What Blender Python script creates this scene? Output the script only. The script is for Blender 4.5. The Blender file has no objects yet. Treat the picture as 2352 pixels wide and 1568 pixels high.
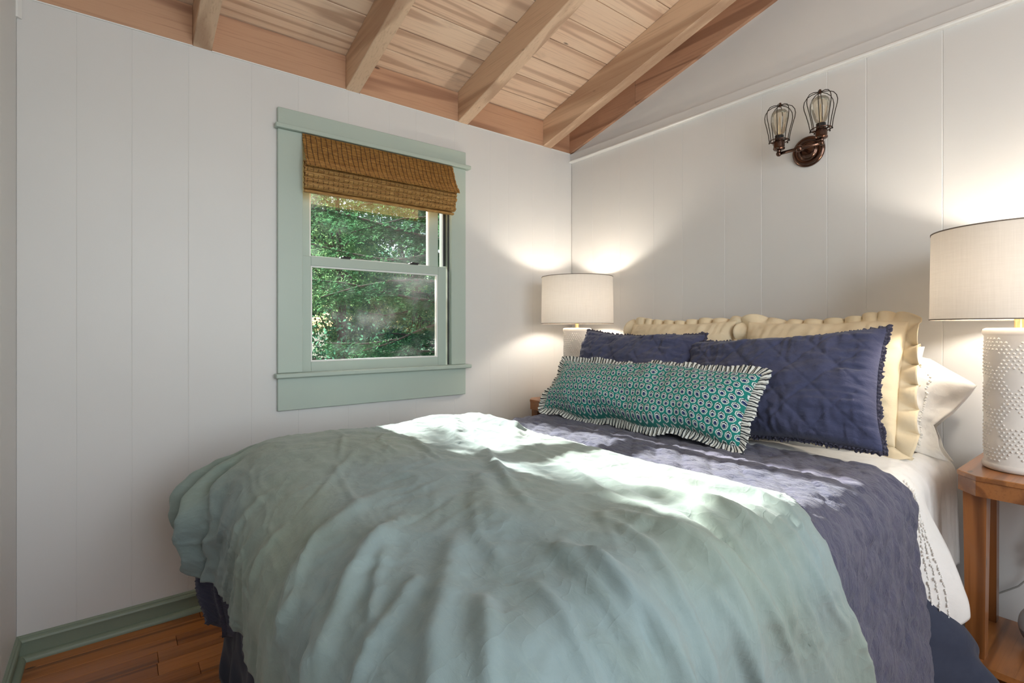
import bpy, bmesh, math, random
import numpy as np
from mathutils import Vector, Matrix
random.seed(7)
S = bpy.context.scene
COL = S.collection
PI = math.pi

# ------------------------------------------------------------------ camera, sky, sun, large lights, exposure
cam_d = bpy.data.cameras.new('camera'); cam = bpy.data.objects.new('camera', cam_d); COL.objects.link(cam)
cam.location = (-2.540, -2.600, 1.224)
cam.rotation_euler = (PI / 2, 0, math.radians(-37.703))
cam_d.sensor_width = 36.0; cam_d.lens = 18.031; cam_d.shift_y = -31 / 2352; cam_d.clip_start = 0.02
S.camera = cam
S.view_settings.view_transform = 'Standard'; S.view_settings.look = 'None'
S.view_settings.gamma = 1.0; S.view_settings.use_curve_mapping = False
S.view_settings.exposure = 0.25

w = bpy.data.worlds.new('sky'); S.world = w; w.use_nodes = True
wn = w.node_tree.nodes; wl = w.node_tree.links
bg = wn['Background']
sky = wn.new('ShaderNodeTexSky'); sky.sky_type = 'NISHITA'; sky.sun_disc = False
sky.sun_elevation = math.radians(27); sky.sun_rotation = math.radians(-11); sky.air_density = 1.0; sky.dust_density = 1.5
wl.new(sky.outputs[0], bg.inputs[0]); bg.inputs[1].default_value = 0.19

sun_d = bpy.data.lights.new('sun', 'SUN'); sun = bpy.data.objects.new('sun', sun_d); COL.objects.link(sun)
SUN_DIR = Vector((0.06, -1.0, -0.53)).normalized()
sun.rotation_euler = SUN_DIR.to_track_quat('-Z', 'Y').to_euler()
sun_d.energy = 18.0; sun_d.angle = math.radians(0.7); sun_d.color = (1.0, 0.975, 0.95)

def area(name, loc, target, sx, sy, power, col):
    d = bpy.data.lights.new(name, 'AREA'); d.shape = 'RECTANGLE'; d.size = sx; d.size_y = sy; d.energy = power; d.color = col
    o = bpy.data.objects.new(name, d); COL.objects.link(o); o.location = loc
    o.rotation_euler = (Vector(target) - Vector(loc)).to_track_quat('-Z', 'Y').to_euler()
    return o
# added fill light outside the assumed window in the wall behind the camera
area('added_front_fill', (-1.70, -4.16, 1.75), (-1.55, 0, 1.40), 1.8, 1.7, 54, (0.93, 0.97, 1.0))

# ------------------------------------------------------------------ helpers: objects
def tag(o, label=None, cat=None, group=None, kind=None):
    if label: o['label'] = label
    if cat: o['category'] = cat
    if group: o['group'] = group
    if kind: o['kind'] = kind
    return o
def thing(name, label, cat, loc=(0, 0, 0), group=None):
    o = bpy.data.objects.new(name, None); COL.objects.link(o); o.location = loc; o.empty_display_size = 0.05
    return tag(o, label, cat, group)
def link(name, me, mat, parent=None, label=None, kind=None, world=True):
    o = bpy.data.objects.new(name, me); COL.objects.link(o)
    if mat is not None and len(me.materials) == 0: me.materials.append(mat)
    if parent is not None:
        o.parent = parent
        if world: o.matrix_parent_inverse = parent_world(parent).inverted()
    return tag(o, label, kind=kind)
def parent_world(p):
    m = p.matrix_basis.copy(); q = p
    while q.parent is not None:
        m = q.parent.matrix_basis @ q.matrix_parent_inverse @ m
        q = q.parent
    return m
def from_bm(name, bm, mat, parent=None, smooth=False, **k):
    bmesh.ops.recalc_face_normals(bm, faces=bm.faces)
    me = bpy.data.meshes.new(name); bm.to_mesh(me); bm.free()
    if smooth:
        me.polygons.foreach_set('use_smooth', np.ones(len(me.polygons), bool))
    return link(name, me, mat, parent, **k)
def struct(name, bm, mat, **k):
    o = from_bm(name, bm, mat, **k); o['kind'] = 'structure'; return o
def box(bm, x0, x1, y0, y1, z0, z1, bev=0.0, seg=1):
    r = bmesh.ops.create_cube(bm, size=1.0); v = r['verts']
    for p in v:
        p.co = Vector(((x0 + x1) / 2 + p.co.x * (x1 - x0), (y0 + y1) / 2 + p.co.y * (y1 - y0), (z0 + z1) / 2 + p.co.z * (z1 - z0)))
    if bev > 0:
        es = list({e for p in v for e in p.link_edges})
        bmesh.ops.bevel(bm, geom=es, offset=bev, segments=seg, affect='EDGES', profile=0.5)
    return bm
def boxo(name, ext, mat, parent=None, bev=0.0, seg=1, **k):
    return from_bm(name, box(bmesh.new(), *ext, bev=bev, seg=seg), mat, parent, **k)
def prism(bm, poly, axis, a, b):
    """extrude a 2D polygon along axis ('x','y','z') from a to b"""
    def P(p, t):
        return {'x': (t, p[0], p[1]), 'y': (p[0], t, p[1]), 'z': (p[0], p[1], t)}[axis]
    A = [bm.verts.new(P(p, a)) for p in poly]; B = [bm.verts.new(P(p, b)) for p in poly]
    bm.faces.new(A); bm.faces.new(B[::-1]); n = len(poly)
    for i in range(n): bm.faces.new((A[i], B[i], B[(i + 1) % n], A[(i + 1) % n]))
    return bm
def lathe(bm, prof, seg=32, M=None, caps=True):
    rings = []
    for r, z in prof:
        rings.append([bm.verts.new((r * math.cos(2 * PI * k / seg), r * math.sin(2 * PI * k / seg), z)) for k in range(seg)])
    for a, b in zip(rings, rings[1:]):
        for k in range(seg): bm.faces.new((a[k], a[(k + 1) % seg], b[(k + 1) % seg], b[k]))
    if caps:
        for ring in (rings[0], rings[-1]):
            try: bm.faces.new(ring)
            except ValueError: pass
    if M is not None: bmesh.ops.transform(bm, matrix=M, verts=[v for r in rings for v in r])
    return bm
def tube(bm, pts, rad, seg=8, caps=True):
    pts = [Vector(p) for p in pts]; n = len(pts); rings = []
    rads = rad if hasattr(rad, '__len__') else [rad] * n
    up = Vector((0, 0, 1)); t0 = (pts[1] - pts[0]).normalized()
    if abs(t0.dot(up)) > 0.95: up = Vector((1, 0, 0))
    nrm = (up - t0 * up.dot(t0)).normalized()
    for i in range(n):
        t = (pts[min(i + 1, n - 1)] - pts[max(i - 1, 0)]).normalized()
        nrm = (nrm - t * nrm.dot(t)).normalized(); bi = t.cross(nrm)
        rings.append([bm.verts.new(pts[i] + (nrm * math.cos(2 * PI * k / seg) + bi * math.sin(2 * PI * k / seg)) * rads[i]) for k in range(seg)])
    for a, b in zip(rings, rings[1:]):
        for k in range(seg): bm.faces.new((a[k], a[(k + 1) % seg], b[(k + 1) % seg], b[k]))
    if caps: bm.faces.new(rings[0][::-1]); bm.faces.new(rings[-1])
    return bm
def grid_mesh(name, P, UV=None, wrap=False):
    """P: (n,m,3) array -> mesh of quads with a UV map in metres"""
    n, m = P.shape[:2]
    idx = np.arange(n * m).reshape(n, m)
    if wrap: idx = np.concatenate([idx, idx[:1]], 0)
    q = np.stack([idx[:-1, :-1], idx[1:, :-1], idx[1:, 1:], idx[:-1, 1:]], -1).reshape(-1, 4)
    me = bpy.data.meshes.new(name)
    me.vertices.add(n * m); me.vertices.foreach_set('co', P.reshape(-1).astype(np.float32))
    me.loops.add(q.size); me.loops.foreach_set('vertex_index', q.reshape(-1).astype(np.int32))
    me.polygons.add(len(q)); me.polygons.foreach_set('loop_start', (np.arange(len(q)) * 4).astype(np.int32))
    me.polygons.foreach_set('loop_total', np.full(len(q), 4, np.int32))
    me.update(calc_edges=True); me.validate()
    me.polygons.foreach_set('use_smooth', np.ones(len(q), bool))
    if UV is not None:
        uvl = me.uv_layers.new(name='UVMap'); uvl.data.foreach_set('uv', UV.reshape(-1, 2)[q.reshape(-1)].reshape(-1).astype(np.float32))
    return me
def quads_mesh(name, V):
    """V: (k,4,3) loose quads"""
    k = len(V); me = bpy.data.meshes.new(name)
    me.vertices.add(k * 4); me.vertices.foreach_set('co', V.reshape(-1).astype(np.float32))
    me.loops.add(k * 4); me.loops.foreach_set('vertex_index', np.arange(k * 4, dtype=np.int32))
    me.polygons.add(k); me.polygons.foreach_set('loop_start', (np.arange(k) * 4).astype(np.int32))
    me.polygons.foreach_set('loop_total', np.full(k, 4, np.int32)); me.update(calc_edges=True)
    return me
def solidify(o, t, off=-1):
    m = o.modifiers.new('thickness', 'SOLIDIFY'); m.thickness = t; m.offset = off; m.use_rim = True
    return o
# numpy noise
_L = np.random.default_rng(3).random((8, 256, 256)) * 2 - 1
def vn(x, y, k=0):
    x = np.asarray(x, float); y = np.asarray(y, float)
    xi = np.floor(x).astype(int); yi = np.floor(y).astype(int); fx = x - xi; fy = y - yi
    fx = fx * fx * fx * (fx * (fx * 6 - 15) + 10); fy = fy * fy * fy * (fy * (fy * 6 - 15) + 10)
    L = _L[k % 8]; g = lambda a, b: L[a % 256, b % 256]
    return (g(xi, yi) * (1 - fx) + g(xi + 1, yi) * fx) * (1 - fy) + (g(xi, yi + 1) * (1 - fx) + g(xi + 1, yi + 1) * fx) * fy
def fbm(x, y, k=0, o=3):
    return sum(vn(x * 2 ** i + 17.3 * i, y * 2 ** i + 5.1 * i, k + i) / 2 ** i for i in range(o))
def sst(a, b, x):
    t = np.clip((x - a) / (b - a), 0, 1); return t * t * (3 - 2 * t)

# ------------------------------------------------------------------ helpers: materials
class G:
    def __init__(s, name):
        s.m = bpy.data.materials.new(name); s.m.use_nodes = True; s.t = s.m.node_tree; s.t.nodes.clear()
        s.out = s.n('ShaderNodeOutputMaterial')
    def n(s, typ, **k):
        o = s.t.nodes.new(typ)
        for a, b in k.items(): setattr(o, a, b)
        return o
    def put(s, sock, v):
        if isinstance(v, bpy.types.NodeSocket): s.t.links.new(v, sock)
        elif v is not None:
            if hasattr(sock.default_value, '__len__') and len(sock.default_value) == 4 and len(v) == 3: v = (*v, 1)
            sock.default_value = v
    def ma(s, op, a, b=None, c=None, clamp=False):
        o = s.n('ShaderNodeMath', operation=op, use_clamp=clamp)
        for i, v in enumerate((a, b, c)):
            if v is not None: s.put(o.inputs[i], v)
        return o.outputs[0]
    def mix(s, f, a, b, blend='MIX'):
        o = s.n('ShaderNodeMix', data_type='RGBA', blend_type=blend)
        s.put(o.inputs['Factor'], f); s.put(o.inputs[6], a); s.put(o.inputs[7], b); return o.outputs[2]
    def coord(s, kind='Object', scale=(1, 1, 1), rot=(0, 0, 0), rand=False):
        tc = s.n('ShaderNodeTexCoord').outputs[kind]
        if rand:
            oi = s.n('ShaderNodeObjectInfo').outputs['Random']
            cm = s.n('ShaderNodeCombineXYZ')
            s.put(cm.inputs[0], s.ma('MULTIPLY', oi, 37.0)); s.put(cm.inputs[1], s.ma('MULTIPLY', oi, 53.0)); s.put(cm.inputs[2], s.ma('MULTIPLY', oi, 19.0))
            va = s.n('ShaderNodeVectorMath', operation='ADD'); s.put(va.inputs[0], tc); s.put(va.inputs[1], cm.outputs[0]); tc = va.outputs[0]
        mp = s.n('ShaderNodeMapping'); s.put(mp.inputs['Vector'], tc); mp.inputs['Scale'].default_value = scale; mp.inputs['Rotation'].default_value = rot
        return mp.outputs[0]
    def noise(s, vec, scale=1.0, detail=2.0, rough=0.5, dist=0.0):
        o = s.n('ShaderNodeTexNoise'); s.put(o.inputs['Vector'], vec); o.inputs['Scale'].default_value = scale
        o.inputs['Detail'].default_value = detail; o.inputs['Roughness'].default_value = rough; o.inputs['Distortion'].default_value = dist
        return o.outputs['Fac']
    def step(s, x, a, b):
        o = s.n('ShaderNodeMapRange', interpolation_type='SMOOTHSTEP'); s.put(o.inputs[0], x); s.put(o.inputs[1], a); s.put(o.inputs[2], b)
        o.inputs[3].default_value = 0; o.inputs[4].default_value = 1; return o.outputs[0]
    def bump(s, h, strength=0.3, dist=0.01):
        o = s.n('ShaderNodeBump'); s.put(o.inputs['Height'], h); o.inputs['Strength'].default_value = strength; o.inputs['Distance'].default_value = dist
        return o.outputs[0]
    def pbr(s, col, rough=0.5, metal=0.0, normal=None, spec=0.5, sheen=0.0, emit=None, emit_s=0.0, coat=0.0, sss=0.0):
        p = s.n('ShaderNodeBsdfPrincipled'); s.put(p.inputs['Base Color'], col); s.put(p.inputs['Roughness'], rough); s.put(p.inputs['Metallic'], metal)
        p.inputs['Specular IOR Level'].default_value = spec; p.inputs['Sheen Weight'].default_value = sheen; p.inputs['Coat Weight'].default_value = coat
        if normal is not None: s.put(p.inputs['Normal'], normal)
        if emit is not None: s.put(p.inputs['Emission Color'], emit); p.inputs['Emission Strength'].default_value = emit_s
        s.t.links.new(p.outputs[0], s.out.inputs[0]); return s.m
def lin(r, g, b):
    f = lambda c: ((c / 255 + 0.055) / 1.055) ** 2.4 if c > 10 else c / 255 / 12.92
    return (f(r), f(g), f(b))
def paint(name, col, rough=0.45, bump=0.05, var=0.04):
    g = G(name); n = g.noise(g.coord(), 2.0, 3); f = g.noise(g.coord(), 180, 2)
    c = g.mix(n, tuple(x * (1 - var) for x in col), tuple(min(1, x * (1 + var)) for x in col))
    return g.pbr(c, rough, normal=g.bump(f, bump, 0.002))
def plain(name, col, rough=0.5, metal=0.0, **k):
    g = G(name); n = g.noise(g.coord(), 14.0, 3)
    return g.pbr(g.mix(n, tuple(x * 0.92 for x in col), tuple(min(1, x * 1.06) for x in col)), rough, metal, **k)
def wood(name, light, mid, dark, axis='x', rough=0.55, ringf=34.0, stain=0.25, coat=0.0, spread=0.25):
    g = G(name)
    def sc(a, c): return {'x': (a, c, c), 'y': (c, a, c), 'z': (c, c, a)}[axis]
    n1 = g.noise(g.coord('Object', sc(0.35, 6.5), rand=True), 1.0, 2.0, 0.45)
    ring = g.ma('SINE', g.ma('MULTIPLY', n1, ringf)); ring = g.step(ring, 0.2, 1.0)
    fine = g.noise(g.coord('Object', sc(3.0, 130.0), rand=True), 1.0, 3.0, 0.6)
    n2 = g.noise(g.coord('Object', sc(1.1, 3.0), rand=True), 1.6, 4.0, 0.6)
    rnd = g.n('ShaderNodeObjectInfo').outputs['Random']
    base = g.mix(g.ma('ADD', g.ma('MULTIPLY', n2, 0.8), g.ma('MULTIPLY', g.ma('SUBTRACT', rnd, 0.5), spread * 2), clamp=True), light, mid)
    c = g.mix(g.ma('MULTIPLY', ring, 0.55), base, dark)
    c = g.mix(g.ma('MULTIPLY', g.step(fine, 0.48, 0.8), 0.42), c, dark)
    st = g.step(g.noise(g.coord('Object', sc(1.6, 4.5), rand=True), 1.3, 5.0, 0.65), 0.58, 0.78)
    c = g.mix(g.ma('MULTIPLY', st, stain), c, tuple(x * 0.45 for x in dark))
    kn = g.n('ShaderNodeTexVoronoi'); g.put(kn.inputs['Vector'], g.coord('Object', sc(3.0, 9.0), rand=True)); kn.inputs['Scale'].default_value = 1.0
    k = g.step(kn.outputs['Distance'], 0.075, 0.03)
    c = g.mix(g.ma('MULTIPLY', k, 0.8), c, tuple(x * 0.25 for x in dark))
    return g.pbr(c, rough, normal=g.bump(g.ma('ADD', fine, g.ma('MULTIPLY', ring, 0.4)), 0.25, 0.002), coat=coat)
def fabric(name, c1, c2, scale=6.0, weave=900.0, rough=0.92, crease=0.35, sheen=0.15, aniso=(1, 1), trans=0.0, bdist=0.006):
    g = G(name); uv = g.coord('UV', (1, 1, 1))
    big = g.noise(uv, scale, 4.0, 0.6); med = g.noise(g.coord('UV', (aniso[0], aniso[1], 1)), 26.0, 5.0, 0.65, 0.6); wv = g.noise(uv, weave, 1.0)
    c = g.mix(g.step(big, 0.3, 0.7), c1, c2); c = g.mix(g.ma('MULTIPLY', g.step(med, 0.5, 0.8), 0.30), c, tuple(x * 0.72 for x in c1))
    c = g.mix(g.ma('MULTIPLY', wv, 0.18), c, tuple(min(1, x * 1.5) for x in c2))
    return g.pbr(c, rough, normal=g.bump(g.ma('ADD', med, g.ma('MULTIPLY', wv, 0.12)), crease, bdist), sheen=sheen, spec=0.2)

M = {}
M['wall'] = paint('white_panel_paint', (0.70, 0.695, 0.68), 0.42)
M['trimwhite'] = paint('white_trim_paint', (0.82, 0.82, 0.80), 0.35)
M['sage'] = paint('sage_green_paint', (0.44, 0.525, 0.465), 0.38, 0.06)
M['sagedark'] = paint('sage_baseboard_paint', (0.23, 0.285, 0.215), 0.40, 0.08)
M['ceil'] = wood('whitewashed_pine', (0.88, 0.68, 0.50), (0.78, 0.55, 0.385), (0.40, 0.215, 0.13), 'x', 0.6, 30, 0.35)
M['rafter'] = wood('pale_rafter_pine', (0.80, 0.60, 0.415), (0.63, 0.43, 0.28), (0.31, 0.16, 0.09), 'y', 0.55, 16, 0.15)
M['block'] = wood('pink_blocking_pine', (0.60, 0.37, 0.235), (0.50, 0.28, 0.165), (0.22, 0.09, 0.05), 'x', 0.55, 26, 0.15)
M['endraf'] = wood('pink_end_rafter_pine', (0.57, 0.33, 0.21), (0.44, 0.235, 0.14), (0.2, 0.085, 0.045), 'y', 0.55, 26, 0.3)
M['floor'] = wood('honey_oak_floor', (0.44, 0.155, 0.034), (0.29, 0.088, 0.016), (0.085, 0.022, 0.004), 'x', 0.26, 30, 0.3, coat=0.25, spread=0.5)
M['night'] = wood('nightstand_wood', (0.42, 0.17, 0.05), (0.28, 0.10, 0.028), (0.10, 0.03, 0.008), 'x', 0.3, 26, 0.45, coat=0.3)
M['night_v'] = wood('nightstand_leg_wood', (0.34, 0.13, 0.038), (0.22, 0.075, 0.02), (0.08, 0.024, 0.007), 'z', 0.3, 26, 0.45, coat=0.3)
M['black'] = plain('black_latch', (0.012, 0.012, 0.014), 0.35)
M['track'] = plain('window_track', (0.55, 0.58, 0.58), 0.4)
M['darkgap'] = plain('window_seal', (0.03, 0.035, 0.035), 0.6)
M['bronze'] = plain('antique_bronze', (0.125, 0.074, 0.056), 0.22, 1.0)
M['wire'] = plain('dark_cage_wire', (0.035, 0.028, 0.022), 0.4, 0.8)
M['socketblk'] = plain('black_bakelite', (0.01, 0.01, 0.011), 0.25)
M['ceramic'] = plain('white_ceramic', (0.74, 0.70, 0.65), 0.4)
M['brass'] = plain('pale_brass', (0.75, 0.58, 0.30), 0.3, 1.0)
M['cord'] = plain('grey_cord', (0.36, 0.36, 0.34), 0.5)
M['cordsw'] = plain('brown_cord_switch', (0.06, 0.045, 0.03), 0.4)
M['darkmetal'] = plain('dark_bed_metal', (0.02, 0.02, 0.022), 0.5)

def glass(name, tint=(1, 1, 1), refl=0.10, smudge=0.0):
    g = G(name); tr = g.n('ShaderNodeBsdfTransparent'); g.put(tr.inputs[0], tint)
    gl = g.n('ShaderNodeBsdfGlossy'); gl.inputs['Roughness'].default_value = 0.02
    fr = g.n('ShaderNodeFresnel'); fr.inputs['IOR'].default_value = 1.45
    mx = g.n('ShaderNodeMixShader'); g.put(mx.inputs[0], g.ma('MULTIPLY', fr.outputs[0], refl / 0.04, clamp=True))
    g.t.links.new(tr.outputs[0], mx.inputs[1]); g.t.links.new(gl.outputs[0], mx.inputs[2]); last = mx
    if smudge > 0:
        df = g.n('ShaderNodeBsdfDiffuse'); g.put(df.inputs[0], (0.8, 0.82, 0.82)); tl = g.n('ShaderNodeBsdfTranslucent'); g.put(tl.inputs[0], (0.8, 0.82, 0.82))
        ad = g.n('ShaderNodeMixShader'); ad.inputs[0].default_value = 0.5; g.t.links.new(df.outputs[0], ad.inputs[1]); g.t.links.new(tl.outputs[0], ad.inputs[2])
        n = g.step(g.noise(g.coord('Object'), 5.0, 4.0, 0.55), 0.45, 0.75)
        m2 = g.n('ShaderNodeMixShader'); g.put(m2.inputs[0], g.ma('MULTIPLY', n, smudge)); g.t.links.new(mx.outputs[0], m2.inputs[1]); g.t.links.new(ad.outputs[0], m2.inputs[2]); last = m2
    g.t.links.new(last.outputs[0], g.out.inputs[0]); return g.m
M['pane'] = glass('window_glass', (0.97, 0.99, 0.98), 0.075, 0.035)
M['bulbglass'] = glass('amber_bulb_glass', (0.955, 0.925, 0.85), 0.03)

# ------------------------------------------------------------------ room shell
XL, YF, HZ = -2.828, -4.10, 2.445            # left wall, front wall, wall height under the rafters
SL = 0.258                                   # roof slope: z rises towards -y
RD = 0.177                                   # rafter depth
zc = lambda y: HZ - SL * y                   # rafter underside
WX0, WX1, WZ0, WZ1 = -1.830, -0.988, 1.000, 2.170   # window opening

def plank_box(bm, axis, a0, a1, z0, z1, face, depth, sgn, c=0.0022, g=0.0):
    """upright wall board with eased front edges; face = coordinate of its front, sgn = direction into the wall"""
    a0 += g; a1 -= g
    d_ = 0.0014 if sgn > 0 and axis == 'y' else 0.0009
    poly = [(a0, face + sgn * depth), (a0, face + sgn * d_), (a0 + c, face), (a1 - c, face), (a1, face + sgn * d_), (a1, face + sgn * depth)]
    if axis == 'y': poly = [(f, a) for a, f in poly]
    prism(bm, poly, 'z', z0, z1); return bm

def panelled(wall, edges, axis, face, sgn, z0, z1, hole=None):
    for a0, a1 in zip(edges, edges[1:]):
        segs = [(a0, a1, z0, z1)]
        if hole and a1 > hole[0] and a0 < hole[1]:
            h0, h1, hz0, hz1 = hole; segs = [(a0, a1, z0, hz0), (a0, a1, hz1, z1)]
            if a0 < h0: segs.append((a0, h0, hz0, hz1))
            if a1 > h1: segs.append((h1, a1, hz0, hz1))
        bm = bmesh.new()
        for s in segs: plank_box(bm, axis, s[0], s[1], s[2], s[3], face, 0.012, sgn)
        bmesh.ops.remove_doubles(bm, verts=bm.verts, dist=0.0001)
        from_bm('panel', bm, M['wall'], wall)

# back wall with the window
bm = bmesh.new(); hx0, hx1, hz0, hz1 = WX0 - 0.02, WX1 + 0.02, WZ0 - 0.02, WZ1 + 0.02
box(bm, XL - 0.1, hx0, 0.0125, 0.13, 0, 2.64); box(bm, hx1, 0.12, 0.0125, 0.13, 0, 2.64)
box(bm, hx0, hx1, 0.0125, 0.13, 0, hz0); box(bm, hx0, hx1, 0.0125, 0.13, hz1, 2.64)
wall_back = struct('wall_back', bm, M['wall'])
panelled(wall_back, [XL, -2.66, -2.488, -2.292, -2.045, -1.84, -1.594, -1.37, -1.21, -0.959, -0.705, -0.559, -0.36, -0.17, 0.0], 'x', 0.0, 1, 0, HZ, (hx0, hx1, hz0, hz1))
# right wall (behind the bed head)
bm = bmesh.new(); prism(bm, [(0.13, 0), (0.13, zc(0.13) + RD + 0.05), (YF - 0.1, zc(YF - 0.1) + RD + 0.05), (YF - 0.1, 0)], 'x', 0.0125, 0.12)
wall_right = struct('wall_right', bm, M['wall'])
panelled(wall_right, sorted([0.0, -0.2, -0.441, -0.6975, -0.8934, -1.148, -1.343, -1.639, -1.7915, -2.047, -2.30, -2.50, -2.75, -2.95, -3.2, -3.5, -3.8, YF]), 'y', 0.0, 1, 0, 2.40)
bm = bmesh.new(); prism(bm, [(0.0, 2.4445), (0.0, zc(0) + RD), (YF, zc(YF) + RD), (YF, 2.4445)], 'x', 0.0005, 0.0124)
from_bm('gable_panel', bm, M['wall'], wall_right)
# left wall
bm = bmesh.new(); prism(bm, [(0.13, 0), (0.13, zc(0.13) + RD + 0.05), (YF - 0.1, zc(YF - 0.1) + RD + 0.05), (YF - 0.1, 0)], 'x', XL - 0.12, XL - 0.0125)
wall_left = struct('wall_left', bm, M['wall'])
ed = sorted([0.0, -0.31, -0.62, -0.9, -1.2, -1.5, -1.8, -2.1, -2.4, -2.7, -3.0, -3.3, -3.7, YF])
for a0, a1 in zip(ed, ed[1:]):
    bm = bmesh.new(); plank_box(bm, 'y', a0, a1, 0, zc(a1) + RD - 0.002, XL, 0.012, -1); from_bm('panel', bm, M['wall'], wall_left)
# front wall behind the camera, with a wide opening added for the fill light
bm = bmesh.new(); fx0, fx1, fz0, fz1 = -2.6, -0.8, 0.9, 2.6
zt = zc(YF) + RD + 0.05
box(bm, XL - 0.1, fx0, YF - 0.12, YF, 0, zt); box(bm, fx1, 0.12, YF - 0.12, YF, 0, zt); box(bm, fx0, fx1, YF - 0.12, YF, 0, fz0); box(bm, fx0, fx1, YF - 0.12, YF, fz1, zt)
struct('wall_front', bm, M['wall'])
bm = bmesh.new()
for xx in (fx0, (fx0 + fx1) / 2 - 0.03, fx1 - 0.06): box(bm, xx, xx + 0.06, YF - 0.05, YF + 0.015, fz0, fz1)
for zz in (fz0, fz1 - 0.06): box(bm, fx0, fx1, YF - 0.05, YF + 0.0151, zz, zz + 0.06)
struct('added_window', bm, M['sage'])  # unseen window frame, added round the fill light opening

# floor with boards
bm = bmesh.new(); box(bm, XL - 0.1, 0.1, YF - 0.1, 0.1, -0.12, -0.013)
floor = struct('floor', bm, M['floor'])
rr = random.Random(4); y = 0.0; pw = 0.0815
fixed = {2: [-2.35], 4: [-2.42, -1.5], 5: [-2.30], 6: [-2.52], 7: [-2.3]}
row = 0
while y > YF:
    y1 = max(YF, y - pw)
    cuts = fixed.get(row) or [XL + rr.uniform(0.35, 1.3)]
    if row % 2 == 0: cuts = cuts + [max(cuts) + rr.uniform(0.7, 1.0)]
    xs = [XL] + [c for c in cuts if c < -0.1] + [0.0]
    for x0, x1 in zip(xs, xs[1:]):
        boxo('floorboard', (x0 + 0.0006, x1 - 0.0006, y1 + 0.0006, y - 0.0006, -0.0125, 0.0), M['floor'], floor, bev=0.0012)
    y = y1; row += 1

# baseboards: board, moulded cap, quarter-round shoe
def baseboard(name, axis, a0, a1, face, sgn):
    o = None
    def pr(poly, nm, parent, mat):
        bm = bmesh.new(); P = [(face + sgn * d, z) for d, z in poly]
        if axis == 'x': prism(bm, P, 'x', a0, a1)
        else: prism(bm, P, 'y', a0, a1)
        return from_bm(nm, bm, mat, parent)
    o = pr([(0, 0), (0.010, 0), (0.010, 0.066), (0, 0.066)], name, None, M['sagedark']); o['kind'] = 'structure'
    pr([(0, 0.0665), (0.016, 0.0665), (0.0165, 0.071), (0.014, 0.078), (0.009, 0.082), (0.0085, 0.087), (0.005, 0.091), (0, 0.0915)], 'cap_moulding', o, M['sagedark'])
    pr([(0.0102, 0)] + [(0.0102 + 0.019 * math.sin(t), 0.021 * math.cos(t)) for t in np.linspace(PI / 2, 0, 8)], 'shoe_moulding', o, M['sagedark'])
    return o
baseboard('baseboard_back', 'x', XL, 0.0, 0.0, -1)
baseboard('baseboard_left', 'y', YF, -0.0001, XL, 1)
baseboard('baseboard_right', 'y', YF, -0.0001, 0.0, -1)

# rail on the right wall
bm = bmesh.new(); prism(bm, [(0.0, 2.394), (-0.016, 2.394), (-0.016, 2.440), (0.0, 2.440)], 'y', YF, -0.0005)
trim = struct('trim_1', bm, M['wall'])
bm = bmesh.new(); prism(bm, [(0.0, 2.3795), (-0.020, 2.3795), (-0.026, 2.384), (-0.026, 2.3895), (-0.022, 2.3938), (0.0, 2.3938)], 'y', YF, -0.0005)
from_bm('rail_lip', bm, M['trimwhite'], trim)
bm = bmesh.new(); prism(bm, [(XL, 0.0), (XL + 0.016, -0.003), (XL + 0.006, -0.017), (XL, -0.016)], 'z', 2.36, 2.44)
struct('trim_2', bm, M['trimwhite'])

# ceiling: boards, rafters, blocking
bm = bmesh.new(); prism(bm, [(0.13, zc(0.13) + RD + 0.022), (YF - 0.1, zc(YF - 0.1) + RD + 0.022), (YF - 0.1, zc(YF - 0.1) + RD + 0.1), (0.13, zc(0.13) + RD + 0.1)], 'x', XL - 0.1, 0.12)
ceiling = struct('ceiling', bm, M['ceil'])
y = 0.018; k = 0
while y > YF:
    y1 = max(YF, y - 0.1447)
    bm = bmesh.new(); e = 0.0012; gg = 0.0026
    ya, yb = y - gg, y1 + gg
    poly = [(ya, zc(ya) + RD + e), (ya - e, zc(ya - e) + RD), (yb + e, zc(yb + e) + RD), (yb, zc(yb) + RD + e), (yb, zc(yb) + RD + 0.0215), (ya, zc(ya) + RD + 0.0215)]
    prism(bm, poly, 'x', XL, -0.0005); from_bm('ceiling_board', bm, M['ceil'], ceiling)
    y = y1; k += 1
RX = [-2.240, -1.571, -0.900, -0.231]
for x in RX:
    bm = bmesh.new(); a = 0.036
    bm_p = [(0.010, zc(0.010)), (YF, zc(YF)), (YF, zc(YF) + RD - 0.0005), (0.010, zc(0.010) + RD - 0.0005)]
    prism(bm, bm_p, 'x', x - a, x + a)
    bmesh.ops.bevel(bm, geom=[ed_ for ed_ in bm.edges if abs(ed_.verts[0].co.y - ed_.verts[1].co.y) > 1], offset=0.003, segments=1, affect='EDGES')
    from_bm('rafter', bm, M['rafter'], ceiling)
bx = [XL] + [v for x in RX for v in (x - 0.036, x + 0.036)] + [-0.0225]
for x0, x1 in zip(bx[::2], bx[1::2]):
    boxo('blocking_board', (x0 + 0.0006, x1 - 0.0006, -0.004, 0.0115, HZ + 0.0005, HZ + RD - 0.006), M['block'], ceiling, bev=0.001)
for ya, yb in ((0.0105, -0.574), (-0.576, YF)):
    bm = bmesh.new(); prism(bm, [(ya, zc(ya)), (yb, zc(yb)), (yb, zc(yb) + RD - 0.001), (ya, zc(ya) + RD - 0.001)], 'x', -0.022, 0.003)
    from_bm('end_rafter', bm, M['endraf'], ceiling)
bm = bmesh.new()
for x0, x1 in zip(bx[::2], bx[1::2]): box(bm, x0, x1, -0.0048, -0.0002, HZ - 0.005, HZ - 0.0001)
struct('trim_3', bm, M['trimwhite'])

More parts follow.
